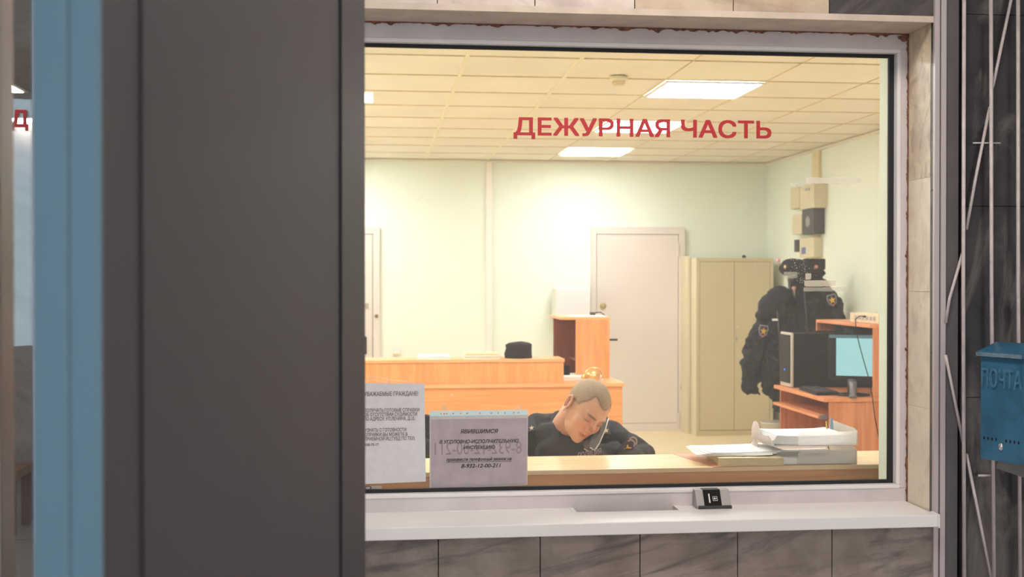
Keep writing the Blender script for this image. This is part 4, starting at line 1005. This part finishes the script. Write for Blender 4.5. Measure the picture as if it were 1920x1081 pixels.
# bin below coats
q = Q(1453, 800, .2)
bn = thing('metal_bin', 'small pale metal bin on the floor beneath the hanging coats', 'bin', (q.x, YK+.2, 0))
MB().lathe([(.10, 0), (.12, .3), (.125, .31), (.115, .31), (.10, .02)], (q.x, YK+.2, .001), 26).build('body', M['steel'], bn)
MB().lathe([(.126, .30), (.128, .315), (.118, .315)], (q.x, YK+.2, .003), 26).build('rim', M['steel'], bn)

# ------------------------------------------------------------------ the officer
HC = P(1094, 771, d=4.745)
pr = thing('person', 'seated man in black uniform, cropped hair, head bowed onto a phone handset', 'person', (.75, 4.95, 0))
Rh = (Matrix.Rotation(R(39), 3, 'Y') @ Matrix.Rotation(R(20), 3, 'X') @ Matrix.Rotation(R(31), 3, 'Z'))
def sdf_head(p):
    def E(c, r):
        q = (p-np.array(c))/np.array(r); k0 = np.sqrt((q**2).sum(-1))+1e-9
        k1 = np.sqrt(((q/np.array(r))**2).sum(-1))+1e-9; return k0*(k0-1)/k1
    def K(a, b, r1, r2):
        a = np.array(a); b = np.array(b); pa = p-a; ba = b-a; h = np.clip((pa@ba)/(ba@ba), 0, 1)
        return np.sqrt(((pa-h[..., None]*ba)**2).sum(-1))-(r1+(r2-r1)*h)
    def sm(a, b, k): h = np.clip(.5+.5*(b-a)/k, 0, 1); return b*(1-h)+a*h-k*h*(1-h)
    def sb(a, b, k): return -sm(-a, b, k)
    d = E((0, .012, .048), (.076, .097, .082))
    d = sm(d, E((0, -.018, .0), (.064, .072, .088)), .03)
    d = sm(d, E((0, -.038, -.055), (.050, .050, .044)), .03)
    d = sm(d, E((0, -.076, -.082), (.021, .018, .017)), .02)
    for s_ in (-1, 1):
        d = sm(d, E((s_*.038, -.062, -.014), (.024, .022, .024)), .02)
        d = sm(d, K((s_*.012, -.091, .039), (s_*.044, -.076, .037), .008, .006), .018)
        d = sb(d, E((s_*.032, -.098, .018), (.019, .016, .012)), .010)
        d = sm(d, E((s_*.032, -.0755, .018), (.0155, .0135, .0125)), .003)
        d = sb(d, K((s_*.020, -.0905, .0115), (s_*.044, -.086, .0115), .0016, .0016), .0025)
        d = sm(d, E((s_*.0115, -.098, -.017), (.0085, .011, .0085)), .006)
        d = sb(d, E((s_*.0065, -.105, -.0275), (.0032, .005, .0022)), .003)
        d = sm(d, E((s_*.058, .0, -.02), (.016, .03, .03)), .02)
    d = sm(d, K((0, -.088, .028), (0, -.112, -.010), .0065, .0105), .010)
    d = sm(d, K((-.017, -.086, -.044), (.017, -.086, -.044), .0065, .0065), .008)
    d = sm(d, K((-.014, -.086, -.055), (.014, -.086, -.055), .0075, .0075), .008)
    d = sm(d, E((0, -.094, -.0435), (.009, .006, .005)), .005)
    d = sb(d, K((-.023, -.090, -.0492), (.023, -.090, -.0492), .0014, .0014), .003)
    return d
nu, nvv = 240, 170
o3 = np.array([0, -.012, .0])
uu = np.linspace(0, 2*np.pi, nu, endpoint=False); vv = np.linspace(0.004, np.pi-.004, nvv)
U, V = np.meshgrid(uu, vv); D3 = np.stack([np.sin(V)*np.cos(U), np.sin(V)*np.sin(U), np.cos(V)], -1)
lo = np.full(U.shape, .03); 
t = np.full(U.shape, .02); done = np.zeros(U.shape, bool)
for _ in range(140):
    dd = sdf_head(o3+D3*t[..., None]); t = t+np.clip(-dd, -.01, .01)*.8
Hp = o3+D3*t[..., None]
m_, t_, b_ = nodes('face_skin'); N = t_.nodes; L = t_.links
at = N.new('ShaderNodeAttribute'); at.attribute_name = 'tone'; nz = N.new('ShaderNodeTexNoise'); nz.inputs['Scale'].default_value = 260; nz.inputs['Detail'].default_value = 3
tc = N.new('ShaderNodeTexCoord'); L.new(tc.outputs['Object'], nz.inputs['Vector'])
mxx = N.new('ShaderNodeMix'); mxx.data_type = 'RGBA'; mxx.blend_type = 'MULTIPLY'; mxx.inputs[0].default_value = .22
L.new(at.outputs['Color'], mxx.inputs[6]); L.new(nz.outputs['Fac'], mxx.inputs[7]); L.new(mxx.outputs[2], b_.inputs['Base Color'])
b_.inputs['Roughness'].default_value = .5; b_.inputs['Subsurface Weight'].default_value = .08; b_.inputs['Subsurface Radius'].default_value = (.01, .004, .002)
M['face'] = m_
skin = np.array(lin((226, 176, 142))); lip = np.array(lin((196, 126, 108))); stub = np.array(lin((158, 134, 102))); brow = np.array(lin((92, 66, 50))); redd = np.array(lin((222, 152, 124)))
bodym = MB(); vlist = []
def sk(p): return HC+Rh @ Vector(p)
hv = [sk(p) for p in Hp.reshape(-1, 3)]
ff = []
for j in range(nvv-1):
    for i in range(nu): ff.append([j*nu+i, (j+1)*nu+i, (j+1)*nu+(i+1) % nu, j*nu+(i+1) % nu])
bodym.add(hv, ff, 0, True)
nh = len(bodym.v)
# ears
for s_ in (-1, 1):
    cx = s_*.076; pts = []
    for k in range(16):
        a = R(-70+300*k/15); pts.append(sk((cx+s_*(.010+.005*math.sin(a)), .010-.016*math.cos(a)*-1*.9, .006+.029*math.sin(a))))
    bodym.tube(pts, [.0042+.0012*math.sin(k/15*math.pi) for k in range(16)], 10, 1)
    Me = Rh @ Matrix.Rotation(R(18*s_), 3, 'Z')
    bodym.ell(sk((cx+s_*.004, .012, .004)), (.004, .015, .026), 18, 1, M=Me)
    bodym.ell(sk((cx+s_*.008, .002, -.024)), (.0045, .008, .011), 14, 1, M=Me)
    bodym.tube([sk((cx+s_*.009, .020, .022)), sk((cx+s_*.010, .017, .004)), sk((cx+s_*.009, .006, -.012))], .0032, 8, 1)
# neck
NB = Vector((.765, 4.87, .86))
bodym.tube([NB, NB.lerp(sk((0, .03, -.05)), .5)+Vector((0, .0, .0)), sk((0, .025, -.035)), sk((0, .02, .0))], [.075, .064, .060, .052], 24, 1)
# forearms and hands holding the edge of the desk
def hand(wr, dirv, up, side):
    dirv = Vector(dirv).normalized(); up = Vector(up).normalized(); lat = dirv.cross(up).normalized()*side
    Mh = Matrix((lat, dirv, up)).transposed()
    bodym.ell(Vector(wr)+dirv*.045, (.040, .052, .016), 18, 1, M=Mh)
    for k, (off, ln) in enumerate(((-.028, .072), (-.010, .080), (.009, .076), (.027, .060))):
        b0 = Vector(wr)+dirv*.080+lat*off; p1 = b0+dirv*ln*.45-up*.004; p2 = p1+dirv*ln*.32-up*.014; p3 = p2+dirv*ln*.18-up*.016
        bodym.tube([b0-dirv*.015, b0, p1, p2, p3], [.0085, .0092, .0086, .0078, .0055], 10, 1)
    b0 = Vector(wr)+dirv*.02-lat*.032; bodym.tube([b0, b0+dirv*.025-lat*.018, b0+dirv*.055-lat*.026, b0+dirv*.075-lat*.024-up*.006], [.013, .0115, .010, .007], 10, 1)
W1 = Vector((.58, 4.60, .775)); W2 = Vector((.95, 4.60, .775))
bodym.cap((.52, 4.655, .78), W1, .032, .028, mi=1); bodym.cap((1.01, 4.655, .78), W2, .032, .028, mi=1)
hand(W1, (.8, -.5, -.05), (0, 0, 1), 1); hand(W2, (-.8, -.45, -.05), (0, 0, 1), -1)
# legs (skin hidden by trousers) kept within the same body
bo = bodym.build('body', [M['face'], M['skin_plain']], pr)
col = bo.data.attributes.new('tone', 'FLOAT_COLOR', 'POINT')
hp = Hp.reshape(-1, 3); x, y, z = hp[:, 0], hp[:, 1], hp[:, 2]; ax = np.abs(x)
cc = np.tile(skin, (nh, 1))
def blend(w, c): 
    global cc; w = np.clip(w, 0, 1)[:, None]; cc = cc*(1-w)+c*w
blend(.55*np.exp(-(((ax-.04)/.022)**2+((z+.018)/.022)**2)), redd)
blend(.6*np.exp(-((ax/.014)**2+((z+.012)/.014)**2))*(y < -.08), redd)
blend(1.1*np.exp(-((ax/.021)**4+((z+.050)/.0085)**4))*(y < -.07), lip)
blend(1.0*np.exp(-(((ax-.031)/.020)**4+((z-.0355)/.0056)**2))*(y < -.05), brow)
blend(.8*np.exp(-(((ax-.032)/.014)**4+((z-.0105)/.0026)**2))*(y < -.05), brow*.5)
blend(.6*np.exp(-(((ax-.032)/.019)**2+((z-.018)/.014)**2))*(y < -.05), np.array(lin((168, 116, 98))))
hl = .088-.008*np.exp(-(((ax-.0)/.025)**2))+.012*np.exp(-(((ax-.040)/.016)**2))     # hairline height on the forehead
hairm = ((z > hl) | ((y > -.035+.01*np.sin(z*60)) & (z > .032)) | ((y > .012) & (z > -.035)) | ((ax > .062) & (y > -.03) & (z > .03))).astype(float)
hm = hairm.reshape(nvv, nu)
for _ in range(26): hm = (hm+np.roll(hm, 1, 1)+np.roll(hm, -1, 1)+np.vstack([hm[:1], hm[:-1]])+np.vstack([hm[1:], hm[-1:]]))/5
blend(hm.reshape(-1)*.6, stub)
allc = np.ones((len(bo.data.vertices), 4)); allc[:nh, :3] = cc; allc[nh:, :3] = skin
if len(bo.data.vertices) == len(bodym.v): col.data.foreach_set('color', allc.reshape(-1).astype(np.float32))
# cropped hair as its own shell
hid = hm.reshape(-1) > .12; idx = -np.ones(nh, int); sel = np.where(hid)[0]; idx[sel] = np.arange(len(sel))
nrm = hp-np.array([0, .005, .02]); nrm /= np.linalg.norm(nrm, axis=1)[:, None]
rng = np.random.default_rng(3)
edge = np.clip((hm.reshape(-1)-.12)/.8, 0, 1)
hpp = hp+nrm*(.0004+.0022*edge+.0007*rng.random(nh)*edge)[:, None]
mb = MB(); fh = [[idx[i] for i in f] for f in ff if all(hid[i] for i in f)]
mb.add([sk(hpp[i]) for i in sel], fh, 0, True)
ho_ = mb.build('cropped_hair', mat('cropped_hair', (176, 152, 120), .9, var=.2, scale=400, bump=.3, col2=(140, 120, 94), detail=6), pr)
dn = ho_.data.attributes.new('hair_cover', 'FLOAT', 'POINT'); dn.data.foreach_set('value', np.clip((hm.reshape(-1)[sel]-.12)/.75, 0, 1).astype(np.float32))
t_ = ho_.data.materials[0].node_tree; N = t_.nodes; L = t_.links; b_ = N['Principled BSDF']
at = N.new('ShaderNodeAttribute'); at.attribute_name = 'hair_cover'; nz = N.new('ShaderNodeTexNoise'); nz.inputs['Scale'].default_value = 700; tc = N.new('ShaderNodeTexCoord'); L.new(tc.outputs['Object'], nz.inputs['Vector'])
ma = N.new('ShaderNodeMath'); ma.operation = 'MULTIPLY_ADD'; ma.inputs[1].default_value = 1.3; ma.inputs[2].default_value = -.45; L.new(nz.outputs[0], ma.inputs[0])
mb_ = N.new('ShaderNodeMath'); mb_.operation = 'MULTIPLY_ADD'; mb_.inputs[1].default_value = 1.0; L.new(at.outputs['Fac'], mb_.inputs[0]); L.new(ma.outputs[0], mb_.inputs[2])
mc_ = N.new('ShaderNodeMath'); mc_.operation = 'MULTIPLY'; mc_.use_clamp = True; L.new(mb_.outputs[0], mc_.inputs[0]); L.new(at.outputs['Fac'], mc_.inputs[1]); L.new(mc_.outputs[0], b_.inputs['Alpha'])
# shirt
SHR = Vector((.56, 4.90, .862)); SHL = Vector((.955, 4.88, .852))
blob('uniform_shirt', [('c', P(1030, 815, d=4.86), P(1090, 858, d=4.80), .055, .06), ('c', P(1090, 858, d=4.80), P(1150, 850, d=4.86), .055, .05), ('c', P(1040, 850, d=4.83), P(1110, 875, d=4.80), .08, .08), ('e', (.755, 4.93, .70), (.19, .12, .22)), ('e', (.755, 4.95, .56), (.175, .13, .16)), ('c', SHR, SHL, .062, .06), ('c', (.66, 4.90, .90), (.86, 4.89, .895), .050, .050),
     ('c', (.765, 4.875, .885), NB.lerp(sk((0, .03, -.05)), .3), .078, .066),
     ('c', SHR, (.43, 4.82, .76), .068, .055), ('c', (.43, 4.80, .77), (.55, 4.64, .787), .052, .044),
     ('c', SHL, (1.085, 4.84, .775), .066, .055), ('c', (1.085, 4.82, .775), (.98, 4.64, .787), .052, .044)], M['uniform'], pr, .008, 2, .022, .06)
# collar flaps
nb2 = NB.lerp(sk((0, .03, -.05)), .38)
mb = MB(); pts = []
for k in range(19):
    an = R(-62+304*k/18+0); pts.append(nb2+Vector((.069*math.cos(an), .068*math.sin(an)-.0, .004*math.sin(an)+.012)))
n = len(pts); vs = pts+[p+Vector(((p.x-nb2.x)*.32, (p.y-nb2.y)*.30, -.038)) for p in pts]; vs += [p+(p-nb2)*-.05+Vector((0, 0, -.03)) for p in pts]
fs = [[i, i+1, n+i+1, n+i] for i in range(n-1)]+[[i+1, i, 2*n+i, 2*n+i+1] for i in range(n-1)]+[[n+i, n+i+1, 2*n+i+1, 2*n+i] for i in range(n-1)]
mb.add(vs, fs, 0, True); mb.build('collar', M['uniform'], pr)
def star5(c, r, rt, up_, nm, par, m, th=.004, k=.42):
    rt = Vector(rt).normalized(); up_ = Vector(up_).normalized(); n = rt.cross(up_); pts = []
    for i in range(10):
        a = math.pi/2+i*math.pi/5; q = r if i % 2 == 0 else r*k; pts.append(Vector(c)+rt*math.cos(a)*q+up_*math.sin(a)*q)
    return MB().prism(pts, n*th).build(nm, m, par)
for (u, v, dd, tl) in ((995.5, 795, 4.80, .25), (1135, 800, 4.80, -.3)):
    c = P(u, v, d=dd); rt = Vector((1, 0, tl*.5)); 
    ep = MB().box((-.022, -.05, -.003), (.022, .05, .003), 0, .002, Matrix.Translation(c+Vector((0, .03, -.004))) @ Matrix.Rotation(R(28), 4, 'X') @ Matrix.Rotation(R(-12 if tl > 0 else 12), 4, 'Y')).build('shoulder_strap', M['uniform'], pr)
    star5(c+Vector((0, -.022, -.012)), .0105, (1, 0, .2), (0, .35, .9), 'star', ep, M['silverstar'], .004, .38)
# sleeve patch on his left arm
c = P(1176, 834, d=4.76)
Mb = Matrix.Translation(c+Vector((.002, -.022, .004))) @ Matrix.Rotation(R(40), 4, 'Y') @ Matrix.Rotation(R(26), 4, 'Z') @ Matrix.Diagonal((.82, 1, .82, 1))
def pp(pts, y, m, nm, par): return MB().prism([Mb @ Vector((x, y, z)) for x, z in pts], Mb.to_3x3() @ Vector((0, .004, 0))).build(nm, m, par)
arc = lambda r, a0, a1, n=10: [(r*math.cos(R(a0+(a1-a0)*i/n)), r*math.sin(R(a0+(a1-a0)*i/n))) for i in range(n+1)]
pt = pp([(-.034, -.05)]+[(-.034, .02)]+[(x, z+.02) for x, z in arc(.034, 180, 0)]+[(.034, -.05), (0, -.066)], -.004, M['badge_navy'], 'sleeve_patch', pr)
pp([(x, z+.018) for x, z in arc(.032, 170, 10)]+[(x, z+.018) for x, z in arc(.023, 10, 170)], -.006, M['badge_grey'], 'upper_arc', pt)
pp([(x, z+.003) for x, z in arc(.030, 165, 15)]+[(x, z+.003) for x, z in arc(.022, 15, 165)], -.006, M['badge_grey'], 'lower_arc', pt)
c2_ = Mb @ Vector((0, -.0065, -.018)); rt = Mb.to_3x3() @ Vector((1, 0, 0)); upv = Mb.to_3x3() @ Vector((0, 0, 1))
mb = MB(); nn = rt.cross(upv)
pts = []
for i in range(8):
    a = R(45)+i*math.pi/4; q = .024 if i % 2 == 0 else .009; pts.append(c2_+rt*math.cos(a)*q+upv*math.sin(a)*q)
mb.prism(pts, nn*.003).build('gold_emblem', M['gold'], pt)
a = P(1084, 859, d=4.66); b = P(1127, 850, d=4.68)
text_mesh('chest_word', 'ПОЛИЦИЯ', a, (b-a), (0, .25, 1), (b-a).length, M['badge_grey'], pr, height=.022, bold=.02, thick=.002)
# trousers and shoes under the desk
blob('trousers', [('e', (.755, 5.0, .52), (.17, .15, .11)), ('c', (.67, 4.95, .50), (.64, 4.58, .52), .085, .062), ('c', (.84, 4.95, .50), (.88, 4.58, .52), .085, .062), ('c', (.64, 4.58, .50), (.64, 4.62, .12), .06, .045), ('c', (.88, 4.58, .50), (.88, 4.62, .12), .06, .045)], M['uniform'], pr, .012, 2)
for x in (.64, .88): blob('shoe', [('e', (x, 4.56, .045), (.045, .13, .04)), ('e', (x, 4.62, .07), (.042, .055, .06))], M['black'], pr, .01, 2)
# phone handset
pe = Vector((.100, -.004, .004)); pm = Vector((.052, -.106, -.076)); ctr = (pe+pm)/2
ax_ = (pm-pe).normalized(); ow = Vector((.80, -.45, -.35)); ow = (ow-ax_*ow.dot(ax_)).normalized(); sd_ = ax_.cross(ow)
ph = thing('telephone_handset', 'grey telephone handset with a pale edge, tucked between cheek and shoulder of the seated man', 'telephone', sk(ctr))
Lh = (pm-pe).length
def hp_(x, y, z): return sk(ctr+ow*x+sd_*y+ax_*z)
prof = [(-.006, -Lh/2-.022), (.016, -Lh/2-.020), (.024, -Lh/4), (.025, Lh/4), (.018, Lh/2+.008), (-.008, Lh/2+.014), (-.018, Lh/2+.006), (-.018, Lh/2-.020), (-.002, Lh/2-.034), (.008, 0), (-.002, -Lh/2+.034), (-.012, -Lh/2+.020), (-.012, -Lh/2-.014)]
MB().prism([hp_(x, -.016, z) for x, z in prof], sk((0, 0, 0))-sk(-sd_*.032)).build('handset_body', mat('grey_handset', (96, 94, 94), .5), ph)
for yy in (-.016, .016):
    MB().tube([hp_(x+.001, yy, z) for x, z in ((.016, -Lh/2-.018), (.024, -Lh/4), (.025, Lh/4), (.018, Lh/2+.007), (-.008, Lh/2+.014))], .0026, 8).build('pale_edge', M['white'], ph)

# officer's chair and a second chair further left
def office_chair(x, y, face, label, zback=.92):
    o = thing('office_chair', label, 'chair', (x, y, 0)); 
    MB().box((x-.23, y-.22, .43), (x+.23, y+.22, .49), 0, .025).build('seat', M['black'], o)
    MB().box((x-.19, y+face*.24, .56), (x+.19, y+face*.29, zback), 0, .02).build('backrest', M['black'], o)
    MB().tube([(x, y+face*.2, .44), (x, y+face*.32, .50), (x, y+face*.31, .75)], .018, 10).build('back_support', M['dark_pl'], o)
    MB().tube([(x, y, .08), (x, y, .43)], .025, 14).build('column', M['dark_pl'], o)
    for k in range(5):
        a = 2*math.pi*k/5; l = MB().tube([(x, y, .10), (x+.28*math.cos(a), y+.28*math.sin(a), .065)], .016, 8).build('base_arm', M['dark_pl'], o)
        MB().ell((x+.28*math.cos(a), y+.28*math.sin(a), .0305), (.03, .03, .03), 12).build('castor', M['black'], l)
    return o
office_chair(.755, 5.06, 1, 'black office chair the officer sits on, behind the service counter', .80)
q = P(797, 815, 5.6); ch = office_chair(q.x-.16, 5.4, 1, 'black office chair mostly hidden behind the tall white notice', .86)
for s_, in ((1,),):
    MB().tube([(q.x-.0, 5.42, P(797, 850, 5.5).z), (q.x+.004, 5.42, P(797, 820, 5.5).z)], .016, 10).build('armrest', M['black'], ch)
for o in list(bpy.data.objects):
    if o.type == 'MESH' and o.data.users == 1: o.data.name = o.name
